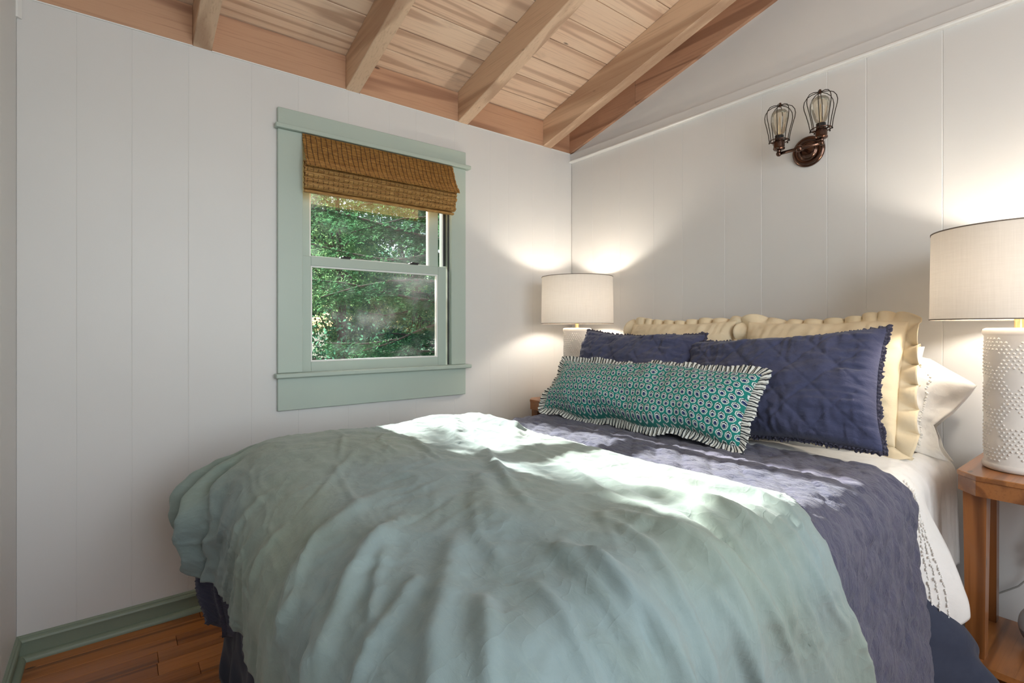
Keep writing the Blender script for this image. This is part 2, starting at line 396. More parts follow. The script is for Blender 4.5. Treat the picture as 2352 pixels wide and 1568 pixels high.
# ------------------------------------------------------------------ window
win = struct('window_1', box(bmesh.new(), WX0 - 0.02, WX0, -0.0005, 0.128, WZ0 - 0.018, WZ1 + 0.018), M['sage'])  # jamb, rest as parts
boxo('jamb', (WX1, WX1 + 0.02, -0.0005, 0.128, WZ0 - 0.018, WZ1 + 0.018), M['sage'], win)
boxo('jamb', (WX0, WX1, -0.0005, 0.128, WZ1, WZ1 + 0.018), M['sage'], win)
boxo('jamb', (WX0, WX1, 0.012, 0.14, WZ0 - 0.018, WZ0 + 0.004), M['sage'], win)
B = 0.0025
boxo('side_casing', (-1.937, -1.8235, -0.021, -0.0002, 1.010, 2.164), M['sage'], win, B)
boxo('side_casing', (-0.990, -0.8935, -0.021, -0.0002, 1.010, 2.164), M['sage'], win, B)
boxo('head_casing', (-1.937, -0.8935, -0.0225, -0.0002, 2.187, 2.265), M['sage'], win, B)
boxo('head_fillet', (-1.950, -0.868, -0.042, -0.0002, 2.1645, 2.1865), M['sage'], win, 0.004, 2)
boxo('window_sill', (-1.950, -0.868, -0.050, 0.012, 0.988, 1.0095), M['sage'], win, 0.005, 2)
boxo('apron', (-1.937, -0.8935, -0.021, -0.0002, 0.832, 0.9875), M['sage'], win, B)
def sash(name, x0, x1, z0, z1, y0, y1, st, top, bot, glass_in):
    s = boxo(name, (x0, x0 + st, y0, y1, z0, z1), M['sage'], win, 0.002)
    boxo('sash_stile', (x1 - st, x1, y0, y1, z0, z1), M['sage'], s, 0.002)
    boxo('sash_rail', (x0 + st, x1 - st, y0 + 0.0005, y1, z1 - top, z1), M['sage'], s, 0.002)
    boxo('sash_rail', (x0 + st, x1 - st, y0 + 0.0005, y1, z0, z0 + bot), M['sage'], s, 0.002)
    a0, a1, b0, b1 = x0 + st, x1 - st, z0 + bot, z1 - top; ym = y0 + glass_in; t = 0.007
    bm = bmesh.new()
    box(bm, a0, a0 + t, y0 + 0.006, y1 - 0.004, b0, b1); box(bm, a1 - t, a1, y0 + 0.006, y1 - 0.004, b0, b1)
    box(bm, a0 + t, a1 - t, y0 + 0.006, y1 - 0.004, b1 - t, b1); box(bm, a0 + t, a1 - t, y0 + 0.006, y1 - 0.004, b0, b0 + t)
    from_bm('glazing_bead', bm, M['trimwhite'], s, label='white inner glazing bead')
    boxo('pane', (a0 + 0.003, a1 - 0.003, ym, ym + 0.003, b0 + 0.003, b1 - 0.003), M['pane'], s, label='clear glass pane with faint smudges')
    return s
low = sash('lower_sash', WX0 + 0.004, WX1 - 0.018, WZ0 + 0.0045, 1.580, 0.018, 0.050, 0.052, 0.046, 0.052, 0.018)
upp = sash('upper_sash', WX0 + 0.004, WX1 - 0.045, 1.536, WZ1 - 0.001, 0.062, 0.094, 0.058, 0.05, 0.046, 0.018)
for xx in (-1.60, -1.21):
    bm = bmesh.new(); box(bm, xx - 0.026, xx + 0.026, 0.020, 0.046, 1.5805, 1.588, 0.002); box(bm, xx - 0.012, xx + 0.032, 0.024, 0.038, 1.5875, 1.594, 0.002)
    from_bm('tilt_latch', bm, M['black'], low, label='small black tilt latch')
boxo('track_strip', (WX1 - 0.012, WX1 - 0.0005, 0.052, 0.060, 1.59, WZ1 - 0.002), M['darkgap'], win)
boxo('track_strip', (WX1 - 0.016, WX1 - 0.0005, 0.062, 0.070, 1.59, WZ1 - 0.002), M['track'], win)
boxo('track_strip', (WX1 - 0.0085, WX1 - 0.0005, 0.014, 0.019, WZ0 + 0.005, WZ1 - 0.002), M['darkgap'], win)
boxo('track_strip', (WX1 - 0.014, WX1 - 0.0005, 0.072, 0.076, 1.59, WZ1 - 0.002), M['darkgap'], win)

# ------------------------------------------------------------------ bed geometry
BXH, BXF, BYF, BYN = -0.10, -2.19, -0.585, -2.075      # mattress: head, foot, far (window) side, near side
def drape(xh, xf, yf, yn, zt, rho, dl, ds, nd, nearx=None, head_open=True, tilt=(0.02, 0.02, 0.02)):
    """cloth laid over the bed: flat top between xh..xf and yf..yn (core), hanging over far, foot and near sides.
    zt(x,y) top height; rho shoulder radius (far, foot, near); dl = drop lengths far(x), foot(y), near(x)."""
    nx = max(2, int(round((xh - xf) / ds))); ny = max(2, int(round((yf - yn) / ds)))
    I = np.concatenate([np.linspace(0, 1, nx + 1), 1 + np.linspace(0, 1, nd + 1)[1:]]) if dl[1] else np.linspace(0, 1, nx + 1)
    J = np.linspace(0, 1, ny + 1)
    if dl[0]: J = np.concatenate([-np.linspace(1, 0, nd + 1)[:-1], J])
    if dl[2]: J = np.concatenate([J, 1 + np.linspace(0, 1, nd + 1)[1:]])
    A, Bj = np.meshgrid(I, J, indexing='ij')
    da = np.clip(A - 1, 0, 1); db = np.where(Bj < 0, -Bj, np.clip(Bj - 1, 0, 1)); far = Bj < 0
    x = xh + (xf - xh) * np.clip(A, 0, 1); y = yf + (yn - yf) * np.clip(Bj, 0, 1)
    m = np.maximum(da, db); top = m == 0
    q = np.where(da >= db, 0.5 * db / np.maximum(da, 1e-9), 1 - 0.5 * da / np.maximum(db, 1e-9)); q = np.where(top, 0, q)   # 0 = foot, 1 = side
    th = q * PI / 2
    dx = -np.cos(th); dy = np.where(far, 1, -1) * np.sin(th)
    Lfoot = dl[1](y) if dl[1] else np.zeros_like(x)
    Lside = np.where(far, dl[0](x) if dl[0] else 0, dl[2](x) if dl[2] else 0)
    sm = q * q * (3 - 2 * q)
    Ld = Lfoot * (1 - sm) + Lside * sm
    rs = np.where(far, rho[0], rho[2]); R = rho[1] * (1 - sm) + rs * sm
    tl = np.where(far, tilt[0], tilt[2]) * sm + tilt[1] * (1 - sm)
    r = m * Ld
    arc = R * PI / 2
    ang = np.clip(r / R, 0, PI / 2)
    out = R * np.sin(ang) + np.clip(r - arc, 0, None) * tl
    down = R * (1 - np.cos(ang)) + np.clip(r - arc, 0, None) * np.sqrt(1 - tl ** 2)
    z = zt(x, y) - down
    # perimeter coordinate: far side (towards foot) -> corner -> foot (towards near) -> corner -> near side
    Rc = 0.30
    s_foot = (yf - y) + Rc * PI / 2
    s = np.where(da > 0, s_foot, 0)
    s = np.where(far, np.where(da > 0, Rc * (PI / 2 - th), (x - xf) * -1), s)
    near_ = Bj > 1
    s = np.where(near_, np.where(da > 0, s_foot + Rc * th, s_foot + Rc * PI / 2 + (x - xf)), s)
    P = np.stack([x + dx * out, y + dy * out, z], -1)
    uv = np.stack([x + dx * r, y + dy * r], -1)
    Lmax = np.maximum(Ld, 1e-6)
    return dict(P=P, uv=uv, top=top, r=r, m=m, s=s, q=q, far=far & ~top, near=near_, foot=da > 0, dx=np.where(top, 0, dx), dy=np.where(top, 0, dy), x=x, y=y, L=Lmax, R=R)
def normals(P):
    du = np.gradient(P, axis=0); dv = np.gradient(P, axis=1); n = np.cross(du, dv); n /= np.maximum(np.linalg.norm(n, axis=-1, keepdims=True), 1e-9)
    n[..., :] *= np.where(n[..., 2:3] < -0.3, -1, 1)
    return n

# bed: frame, legs, mattress
bed = thing('bed', 'bed with a deep mattress hidden under navy and green bedding', 'bed', (-1.14, -1.33, 0))
bm = bmesh.new(); box(bm, BXF + 0.03, BXH, BYN + 0.02, BYF - 0.02, 0.24, 0.30, 0.005)
from_bm('frame', bm, M['darkmetal'], bed)
for xx in (BXF + 0.12, BXH - 0.10):
    for yy in (BYN + 0.10, BYF - 0.10):
        boxo('leg', (xx - 0.025, xx + 0.025, yy - 0.025, yy + 0.025, 0.0, 0.239), M['darkmetal'], bed, 0.004)
M['matt'] = plain('mattress_ticking', (0.7, 0.68, 0.64), 0.9)
boxo('box_spring', (BXF + 0.005, BXH, BYN + 0.01, BYF - 0.01, 0.302, 0.50), M['matt'], bed, 0.02, 2)
boxo('mattress', (BXF, BXH, BYN, BYF, 0.502, 0.755), M['matt'], bed, 0.045, 3)

# navy bed skirt: pleated drop down to the floor on foot, near and far sides
M['skirt'] = fabric('dark_navy_cotton', (0.030, 0.036, 0.060), (0.048, 0.056, 0.086), 5, 800, crease=0.3)
def skirt():
    off = 0.028
    path = [(BXH - 0.02, BYF + off), (BXF, BYF + off)]
    pts = []
    def seg(p, q_, n): 
        for t in np.linspace(0, 1, n, endpoint=False): pts.append((p[0] + (q_[0] - p[0]) * t, p[1] + (q_[1] - p[1]) * t))
    seg((BXH - 0.02, BYF + off), (BXF, BYF + off), 210)
    for t in np.linspace(0, PI / 2, 12, endpoint=False): pts.append((BXF - off * math.sin(t), BYF + off * math.cos(t)))
    seg((BXF - off, BYF), (BXF - off, BYN), 160)
    for t in np.linspace(0, PI / 2, 12, endpoint=False): pts.append((BXF - off * math.cos(t), BYN - off * math.sin(t)))
    seg((BXF, BYN - off), (BXH - 0.02, BYN - off), 211)
    p = np.array(pts); tn = np.gradient(p, axis=0); tn /= np.linalg.norm(tn, axis=1, keepdims=True); nr = np.stack([tn[:, 1], -tn[:, 0]], -1)
    c = p.mean(0); sg = np.sign(((p - c) * nr).sum(1)); nr *= sg[:, None]
    s = np.concatenate([[0], np.cumsum(np.linalg.norm(np.diff(p, axis=0), axis=1))])
    T = np.linspace(0, 1, 26); P = np.zeros((len(p), len(T), 3)); UV = np.zeros((len(p), len(T), 2))
    near_head = sst(-0.80, -0.56, p[:, 0]) * (1 - sst(-0.525, -0.490, p[:, 0])) * (p[:, 1] < -1.5)
    for j, t in enumerate(T):
        wv = (0.010 * np.sin(s * 34 + 2.5 * vn(s * 2, s * 0, 1)) + 0.014 * vn(s * 5, s * 0 + t * 1.5, 2)) * (0.15 + t)
        o = wv + 0.018 * t + near_head * (0.165 * t ** 0.8) + (0.012 + 0.012 * near_head) * (vn(s * 14 - t * 4, s * 0 + t * 4, 4)) * t
        P[:, j, :2] = p + nr * o[:, None]; P[:, j, 2] = 0.47 - (0.445 - 0.012 * vn(s * 22, s * 0, 5) - 0.175 * near_head) * t
        UV[:, j, 0] = s; UV[:, j, 1] = t * 0.45
    o = link('bed_skirt', grid_mesh('bed_skirt', P, UV), M['skirt'])
    tag(o, 'dark navy gathered bed skirt hanging to the wooden floor', 'bed skirt'); solidify(o, 0.003)
skirt()

# white sheet at the head end
M['white'] = fabric('white_cotton', (0.80, 0.785, 0.74), (0.86, 0.84, 0.80), 7, 700, crease=0.25, sheen=0.05)
D = drape(-0.10, -0.95, -0.66, -2.02, lambda x, y: 0.772 + 0 * x, (0.09, 0.1, 0.09), (lambda x: 0.25 + 0 * x, None, lambda x: 0.53 - 0.07 * sst(-0.66, -0.52, x)), 0.0125, 52, tilt=(0.02, 0.02, 0.02))
P = D['P'].copy(); k = D['near'] * sst(0.05, 0.55, D['r'])
wv = 0.018 * np.sin(D['x'] * 17 + 1.2 * vn(D['x'] * 3, D['r'] * 2, 1)) + 0.012 * vn(D['x'] * 14, D['r'] * 2.5, 2)
flare = 0.120 * sst(-0.66, -0.53, D['x']) * (1 - sst(-0.525, -0.490, D['x'])) * D['near'] * sst(0.08, 0.46, D['r'])
P[..., 1] -= k * wv * 0.6 * (1 - sst(-0.50, -0.46, D['x'])) + flare
P[..., 2] += D['top'] * (0.005 * fbm(D['x'] * 9, D['y'] * 5, 3))
wr = 0.004 * fbm(D['uv'][..., 0] * 34, D['uv'][..., 1] * 7, 4)
P += normals(P) * wr[..., None]
sheet = link('bed_sheet', grid_mesh('bed_sheet', P, D['uv']), M['white'])
tag(sheet, 'white cotton sheet hanging down between the quilt and the nightstand', 'sheet'); solidify(sheet, 0.003)
# embroidered strip on the sheet (row of raised stitched scallops along the quilt edge)
n = normals(P); ii = np.argmin(np.abs(D['I'] - 0) if 'I' in D else np.abs(D['x'][:, 0] + 0.60)); bm = bmesh.new(); re = random.Random(2)
J0 = np.where(D['near'][ii])[0]
for jj in J0[6:-1]:
    for kx in (-1, 0, 1):
        pp = P[ii + kx, jj] + np.array([re.uniform(-0.004, 0.004), -0.0035, re.uniform(-0.003, 0.003)])
        bmesh.ops.create_icosphere(bm, subdivisions=1, radius=re.uniform(0.0032, 0.0052), matrix=Matrix.Translation(pp) @ Matrix.Diagonal((1, 0.55, 1.3, 1)))
from_bm('embroidery', bm, M['white'], sheet, smooth=True, kind='stuff', label='raised white embroidery stitching')

# navy quilt
M['quilt'] = fabric('navy_quilted_cotton', (0.075, 0.080, 0.130), (0.105, 0.102, 0.148), 4.0, 620, crease=0.9, sheen=0.2, aniso=(2.6, 0.7), bdist=0.014)
def stitch(u, v, p=0.105, asp=0.72, w_=0.0065):
    a = (u * asp + v) / p; b = (u * asp - v) / p
    d1 = np.abs(a - np.round(a)) * p * 0.75; d2 = np.abs(b - np.round(b)) * p * 0.75
    return np.exp(-(d1 / w_) ** 2) + np.exp(-(d2 / w_) ** 2), np.minimum(d1, d2)
D = drape(-0.655, -2.10, -0.68, -2.01, lambda x, y: 0.792 + 0.010 * sst(-0.6, -1.2, y) * 0, (0.11, 0.13, 0.12),
          (lambda x: 0.58 + 0 * x, lambda y: 0.66 + 0.02 * np.sin(y * 9), lambda x: 0.72 + 0 * x), 0.0085, 78, tilt=(0.02, 0.03, 0.07))
P = D['P'].copy(); u_, v_ = D['uv'][..., 0], D['uv'][..., 1]
st, dd = stitch(u_, v_)
cov = sst(-1.24, -1.42, D['x'])
h = (0.0012 * sst(0, 0.03, dd) - 0.0042 * np.clip(st, 0, 1) + 0.0060 * vn(u_ * 55, v_ * 12, 1) + 0.0036 * vn(u_ * 100, v_ * 30, 2) + 0.002 * vn(u_ * 16, v_ * 16, 3)) * (1 - cov) - 0.030 * cov
wv = D['near'] * sst(0.1, 0.7, D['r']) * (0.020 * np.sin(D['s'] * 9 + 1.0) + 0.012 * vn(D['s'] * 6, D['r'] * 2, 2))
wv = wv + (D['foot'] | D['far']) * sst(0.1, 0.5, D['r']) * (0.012 * np.sin(D['s'] * 23) + 0.02 * vn(D['s'] * 7, D['r'] * 3, 5))
farc = np.exp(-((D['s'] - 0.34) / 0.20) ** 2) * (D['foot'] | D['far']) * sst(0.10, 0.36, D['r']) * (1 - 0.25 * sst(0.5, 0.66, D['r']))
wv = wv * (1 - 0.85 * cov * D['near']) + 0.105 * farc + farc * 0.03 * np.sin(D['s'] * 42)
P[..., 0] += D['dx'] * wv ; P[..., 1] += D['dy'] * wv
P += normals(P) * h[..., None]
quilt = link('navy_quilt', grid_mesh('navy_quilt', P, D['uv']), M['quilt'])
tag(quilt, 'navy blue crinkled quilt with diamond stitching beneath the green duvet', 'quilt'); solidify(quilt, 0.010)
me = quilt.data

# sage duvet
gd = G('washed_sage_linen'); uv = gd.coord('UV')
b1 = gd.noise(uv, 1.3, 3.0, 0.5); b2 = gd.noise(uv, 7.0, 5.0, 0.65, 0.8); b3 = gd.noise(gd.coord('UV', (3.0, 1.1, 1), (0, 0, 0.5)), 20.0, 5.0, 0.7, 0.7); b4 = gd.noise(uv, 750, 1)
rn = gd.noise(gd.coord('UV', (1.0, 0.7, 1), (0, 0, 0.4)), 9.0, 2.0, 0.5, 0.4); rn2 = gd.noise(gd.coord('UV', (0.8, 1.2, 1), (0, 0, -0.7)), 17.0, 2.0, 0.5, 0.5)
ridg = lambda v: gd.ma('POWER', gd.ma('SUBTRACT', 1.0, gd.ma('ABSOLUTE', gd.ma('SUBTRACT', gd.ma('MULTIPLY', v, 2.0), 1.0))), 14.0)
cr = gd.ma('ADD', ridg(rn), gd.ma('MULTIPLY', ridg(rn2), 0.5))
c = gd.mix(gd.step(b1, 0.35, 0.65), (0.250, 0.305, 0.250), (0.235, 0.315, 0.330))
c = gd.mix(gd.ma('MULTIPLY', gd.step(b2, 0.42, 0.75), 0.45), c, (0.175, 0.235, 0.205)); c = gd.mix(gd.ma('MULTIPLY', gd.step(b3, 0.5, 0.8), 0.30), c, (0.33, 0.42, 0.40))
c = gd.mix(gd.ma('MULTIPLY', b4, 0.2), c, (0.36, 0.44, 0.41))
M['duvet'] = gd.pbr(c, 0.9, normal=gd.bump(gd.ma('ADD', gd.ma('ADD', gd.ma('MULTIPLY', b2, 0.35), gd.ma('MULTIPLY', b3, 0.16)), gd.ma('MULTIPLY', cr, 0.13)), 0.5, 0.012), sheen=0.2, spec=0.2)
def dz(x, y):
    base = 0.812 + 0.040 * sst(-1.16, -1.50, x) * (0.35 + 0.65 * sst(-1.5, -0.75, y))
    base = base + 0.012 * np.sin(x * 7.0 + y * 3.0) * sst(-1.2, -1.5, x)
    return base - 0.02 * sst(-1.85, -2.08, x) - 0.018 * sst(-1.25, -1.17, x)
dfoot = lambda y: 0.525 + 0.02 * np.sin(y * 7)
D = drape(-1.175, -2.08, -0.70, -1.985, dz, (0.17, 0.215, 0.165), (lambda x: 0.37 + 0.02 * np.sin(x * 11), dfoot, lambda x: 0.70 + 0.02 * np.sin(x * 8)), 0.0078, 88, tilt=(0.02, 0.0, 0.05))
P = D['P'].copy(); r, s, x_, y_ = D['r'], D['s'], D['x'], D['y']
S0 = 1.285 + 0.30 * PI / 2                       # s at the near foot corner start
sc = s - S0 - 0.235                              # 0 at the middle of the near corner
nearside = D['near'] | (D['foot'] & (y_ < -1.5))
skew = np.sign(sc) * r * 0.55 * sst(0.0, 0.35, np.abs(sc))
ph = sc - skew + 0.05 * vn(s * 4, r * 4, 1)
shp = lambda f: 1 - 1.6 * np.abs(np.sin(PI * f)) ** 0.8
fold = 0.6 * shp(ph / 0.17 + 0.6 * vn(ph * 3, r * 1.5, 6)) * (0.6 + 0.5 * vn(ph * 5 + 9, r * 2, 7)) + 0.35 * shp(ph / 0.083 + 0.3) * (0.5 + 0.8 * vn(ph * 4, r * 3, 5)) + 0.6 * vn(ph * 9, r * 2, 2)
amp = 0.044 * sst(0.02, 0.60, r) * (D['near'] * 1.0 + D['foot'] * ~D['near'] * (0.45 + 0.4 * np.exp(-((sc + 0.25) / 0.3) ** 2)))
amp = amp * (1 - 0.8 * D['near'] * sst(-1.5, -1.22, x_))
wv = amp * fold
# bunched far foot corner
fc = np.exp(-((s - 0.34) / 0.17) ** 2) * (D['foot'] | D['far'])
wv = wv + fc * (0.115 * sst(0.12, 0.34, r) - 0.05 * sst(0.36, 0.50, r)) + fc * 0.040 * np.sin(s * 50 + 3 * vn(s * 4, r * 9, 3)) * sst(0.05, 0.2, r)
wv = wv + (D['far'] & ~D['foot']) * 0.02 * np.sin(s * 21) * sst(0.05, 0.3, r)
P[..., 0] += D['dx'] * wv; P[..., 1] += D['dy'] * wv
P[..., 2] -= fc * 0.02 * np.sin(s * 30 + 1) * sst(0.1, 0.3, r)
# duvet edge swings back at the shoulder and towards the head lower down
P[..., 0] += D['near'] * ~D['foot'] * (-0.09 * np.exp(-((r - 0.20) / 0.13) ** 2) + 0.12 * sst(0.25, 0.75, r)) * sst(-1.9, -1.2, x_)
h = 0.0045 * fbm(D['uv'][..., 0] * 7, D['uv'][..., 1] * 5, 2) + 0.0020 * fbm(D['uv'][..., 0] * 28, D['uv'][..., 1] * 22, 4) + 0.0022 * shp(1.8 * fbm(D['uv'][..., 0] * 6 + 3, D['uv'][..., 1] * 4.4, 1, 2))
def ridge(p0, p1, hgt, wid):
    a = np.array(p0); b = np.array(p1); d = b - a; L = np.linalg.norm(d); d = d / L
    q = D['uv'] - a; t = np.clip((q * d).sum(-1), 0, L); e = np.linalg.norm(q - t[..., None] * d, axis=-1)
    k = t / L
    return hgt * np.exp(-(e / wid) ** 2) * (4 * k * (1 - k)) ** 0.5
for a in (((-1.30, -0.62), (-1.27, -1.02), 0.030, 0.045), ((-1.18, -0.86), (-1.40, -1.16), 0.012, 0.02), ((-1.42, -0.75), (-1.62, -1.1), 0.014, 0.03), ((-1.72, -0.95), (-1.80, -1.32), 0.010, 0.009),
          ((-1.55, -1.15), (-1.78, -1.62), 0.010, 0.02), ((-1.35, -1.35), (-1.62, -1.9), 0.010, 0.022), ((-1.95, -1.05), (-2.15, -1.3), 0.008, 0.012), ((-1.9, -0.8), (-2.02, -1.1), 0.008, 0.008),
          ((-1.75, -1.45), (-1.96, -1.8), 0.012, 0.03), ((-2.0, -1.4), (-2.35, -1.55), 0.018, 0.028), ((-2.02, -1.56), (-2.5, -1.82), 0.022, 0.03), ((-1.98, -1.7), (-2.3, -2.1), 0.018, 0.025),
          ((-1.52, -1.75), (-1.46, -2.3), 0.018, 0.022), ((-1.72, -1.85), (-1.60, -2.5), 0.022, 0.025), ((-1.9, -1.9), (-1.84, -2.5), 0.020, 0.022), ((-1.36, -1.7), (-1.26, -2.2), 0.014, 0.02)):
    h = h + ridge(*a)
def pridge(pts, hgt, wid):
    pts = [np.array(p_) for p_ in pts]; best = np.full(x_.shape, 1e9); tot = sum(np.linalg.norm(b - a) for a, b in zip(pts, pts[1:])); acc = 0; kk = np.zeros(x_.shape)
    for a, b in zip(pts, pts[1:]):
        d = b - a; L = np.linalg.norm(d); d = d / L; q_ = D['uv'] - a; t = np.clip((q_ * d).sum(-1), 0, L); e = np.linalg.norm(q_ - t[..., None] * d, axis=-1)
        kk = np.where(e < best, (acc + t) / tot, kk); best = np.minimum(best, e); acc += L
    return hgt * np.exp(-(best / wid) ** 2) * sst(0, 0.25, kk) * (1 - 0.8 * sst(0.75, 1.0, kk))
for pts, hh_, ww_ in (
        ([(-1.90, -1.86), (-1.924, -2.001), (-1.945, -2.14), (-1.95, -2.25)], 0.012, 0.013), ([(-1.86, -1.92), (-1.905, -2.06), (-1.93, -2.135), (-1.925, -2.3)], 0.014, 0.012),
        ([(-1.90, -2.03), (-1.893, -2.14), (-1.86, -2.32)], 0.013, 0.012), ([(-1.985, -1.93), (-2.018, -2.082), (-2.03, -2.25)], 0.012, 0.012), ([(-2.0, -2.06), (-1.963, -2.16), (-1.93, -2.3)], 0.011, 0.011),
        ([(-1.74, -1.84), (-1.776, -2.016), (-1.81, -2.12), (-1.80, -2.35)], 0.012, 0.014), ([(-1.70, -2.0), (-1.596, -2.127), (-1.518, -2.243), (-1.45, -2.42)], 0.016, 0.018), ([(-1.60, -1.95), (-1.58, -2.15)], -0.014, 0.018),
        ([(-1.76, -2.07), (-1.698, -2.187), (-1.62, -2.38)], 0.014, 0.014), ([(-1.40, -1.98), (-1.323, -2.132), (-1.284, -2.229), (-1.23, -2.387)], 0.010, 0.016), ([(-1.50, -1.92), (-1.42, -2.12), (-1.35, -2.36)], 0.012, 0.018),
        ([(-2.06, -1.9), (-2.12, -2.0), (-2.2, -2.12)], 0.014, 0.016), ([(-2.06, -1.58), (-2.166, -1.666), (-2.256, -1.728), (-2.36, -1.79)], 0.016, 0.020), ([(-2.17, -1.63), (-2.30, -1.71)], -0.012, 0.018),
        ([(-2.10, -1.78), (-2.198, -1.837), (-2.33, -1.87)], 0.014, 0.018), ([(-2.10, -1.64), (-2.177, -1.736), (-2.24, -1.84)], 0.012, 0.014), ([(-2.03, -1.06), (-2.06, -1.23), (-2.10, -1.46)], 0.006, 0.008),
        ([(-2.28, -1.57), (-2.40, -1.545)], 0.010, 0.012), ([(-2.22, -1.32), (-2.42, -1.30)], 0.009, 0.014), ([(-2.20, -1.12), (-2.38, -1.05)], 0.008, 0.012), ([(-1.85, -1.55), (-1.97, -1.75), (-2.0, -1.9)], 0.008, 0.014),
        ([(-1.62, -1.30), (-1.75, -1.55), (-1.84, -1.78)], 0.007, 0.014), ([(-1.45, -1.45), (-1.60, -1.72), (-1.66, -1.95)], 0.008, 0.014), ([(-1.78, -0.85), (-1.86, -1.02), (-1.87, -1.18)], 0.006, 0.007), ([(-1.86, -0.80), (-1.72, -0.92)], 0.006, 0.007)):
    h = h + pridge(pts, hh_, ww_)
for i in range(150):
    ra = random.Random(100 + i); px_, py_ = ra.uniform(-2.3, -1.2), ra.uniform(-2.2, -0.6); an = ra.uniform(-0.5, 2.2); L_ = ra.uniform(0.06, 0.24)
    h = h + ridge((px_, py_), (px_ - L_ * math.cos(an), py_ - L_ * math.sin(an)), ra.uniform(-0.004, 0.005), ra.uniform(0.0045, 0.008))
P += normals(P) * h[..., None]
duvet = link('sage_duvet', grid_mesh('sage_duvet', P, D['uv']), M['duvet'])
tag(duvet, 'rumpled sage green duvet spread over the foot half of the bed', 'duvet'); solidify(duvet, 0.012)

# ------------------------------------------------------------------ pillows
def pillow_P(w, hh, t, pinch, nu, nv, seed, wr=0.006, edge=0.5, sag=0.0, crease=1.0):
    u = np.linspace(-1, 1, nu); v = np.linspace(-1, 1, nv)
    u = np.sign(u) * (1 - (1 - np.abs(u)) ** 1.25); v = np.sign(v) * (1 - (1 - np.abs(v)) ** 1.25)
    U, V = np.meshgrid(u, v, indexing='ij')
    Y = w / 2 * U * (1 - pinch * (1 - V ** 2) * np.abs(U) ** 3 * 0.6); Z = hh / 2 * V * (1 - pinch * (1 - U ** 2) * np.abs(V) ** 3)
    cor = (np.abs(U) * np.abs(V)) ** 3
    th = t / 2 * (np.clip(1 - np.abs(U) ** 2.6, 0, 1) ** edge) * (np.clip(1 - np.abs(V) ** 2.4, 0, 1) ** edge)
    k = seed * 7.7
    nz = fbm(U * w * 7 + k, V * hh * 7, seed) * wr * 1.6
    eu = np.abs(U) ** 2 * crease; ev = np.abs(V) ** 2 * crease
    nz = nz + wr * 1.7 * vn(U * w * 5 + k, V * hh * 34 + k, seed + 1) * eu + wr * 1.3 * vn(U * w * 34 + k, V * hh * 5, seed + 2) * ev
    rim = (1 - np.abs(U) ** 8) * (1 - np.abs(V) ** 8)
    F = np.stack([-(th + nz * rim) , Y, Z - sag * (1 - U ** 2) * (V + 1) / 2], -1)
    Bk = np.stack([(th * 0.85 + nz * rim * 0.3), Y, Z - sag * (1 - U ** 2) * (V + 1) / 2], -1)
    # gentle warp of the edge line out of plane
    wp = 0.012 * vn(U * 2.2 + k, V * 2.2, seed + 3)
    F[..., 0] += wp; Bk[..., 0] += wp
    return U, V, F, Bk, np.stack([Y, Z], -1)
def two_sided(name, F, Bk, uv, mat, parent):
    n, m = F.shape[:2]; a = np.arange(n * m).reshape(n, m); b = a + n * m
    rim = np.zeros((n, m), bool); rim[0] = rim[-1] = True; rim[:, 0] = rim[:, -1] = True
    b = np.where(rim, a, b)
    def q(i, rev):
        qq = np.stack([i[:-1, :-1], i[1:, :-1], i[1:, 1:], i[:-1, 1:]], -1).reshape(-1, 4); return qq[:, ::-1] if rev else qq
    Q = np.concatenate([q(a, True), q(b, False)])
    V = np.concatenate([F.reshape(-1, 3), Bk.reshape(-1, 3)]); used, inv = np.unique(Q, return_inverse=True); Q = inv.reshape(-1, 4)
    me = bpy.data.meshes.new(name); me.vertices.add(len(used)); me.vertices.foreach_set('co', V[used].reshape(-1).astype(np.float32))
    me.loops.add(Q.size); me.loops.foreach_set('vertex_index', Q.reshape(-1).astype(np.int32)); me.polygons.add(len(Q))
    me.polygons.foreach_set('loop_start', (np.arange(len(Q)) * 4).astype(np.int32)); me.polygons.foreach_set('loop_total', np.full(len(Q), 4, np.int32))
    me.update(calc_edges=True); me.validate(); me.polygons.foreach_set('use_smooth', np.ones(len(Q), bool))
    UV = np.concatenate([uv.reshape(-1, 2)] * 2)[used]; l = me.uv_layers.new(name='UVMap'); l.data.foreach_set('uv', UV[Q.reshape(-1)].reshape(-1).astype(np.float32))
    return link(name, me, mat, parent, world=False)
def rim_path(F):
    """closed path round the pillow edge resampled evenly, with outward normals in the yz plane"""
    p = np.concatenate([F[:-1, 0], F[-1, :-1], F[:0:-1, -1], F[0, :0:-1]])
    d = np.linalg.norm(np.diff(np.concatenate([p, p[:1]]), axis=0), axis=1); s = np.concatenate([[0], np.cumsum(d)]); L = s[-1]
    return np.concatenate([p, p[:1]]), s, L
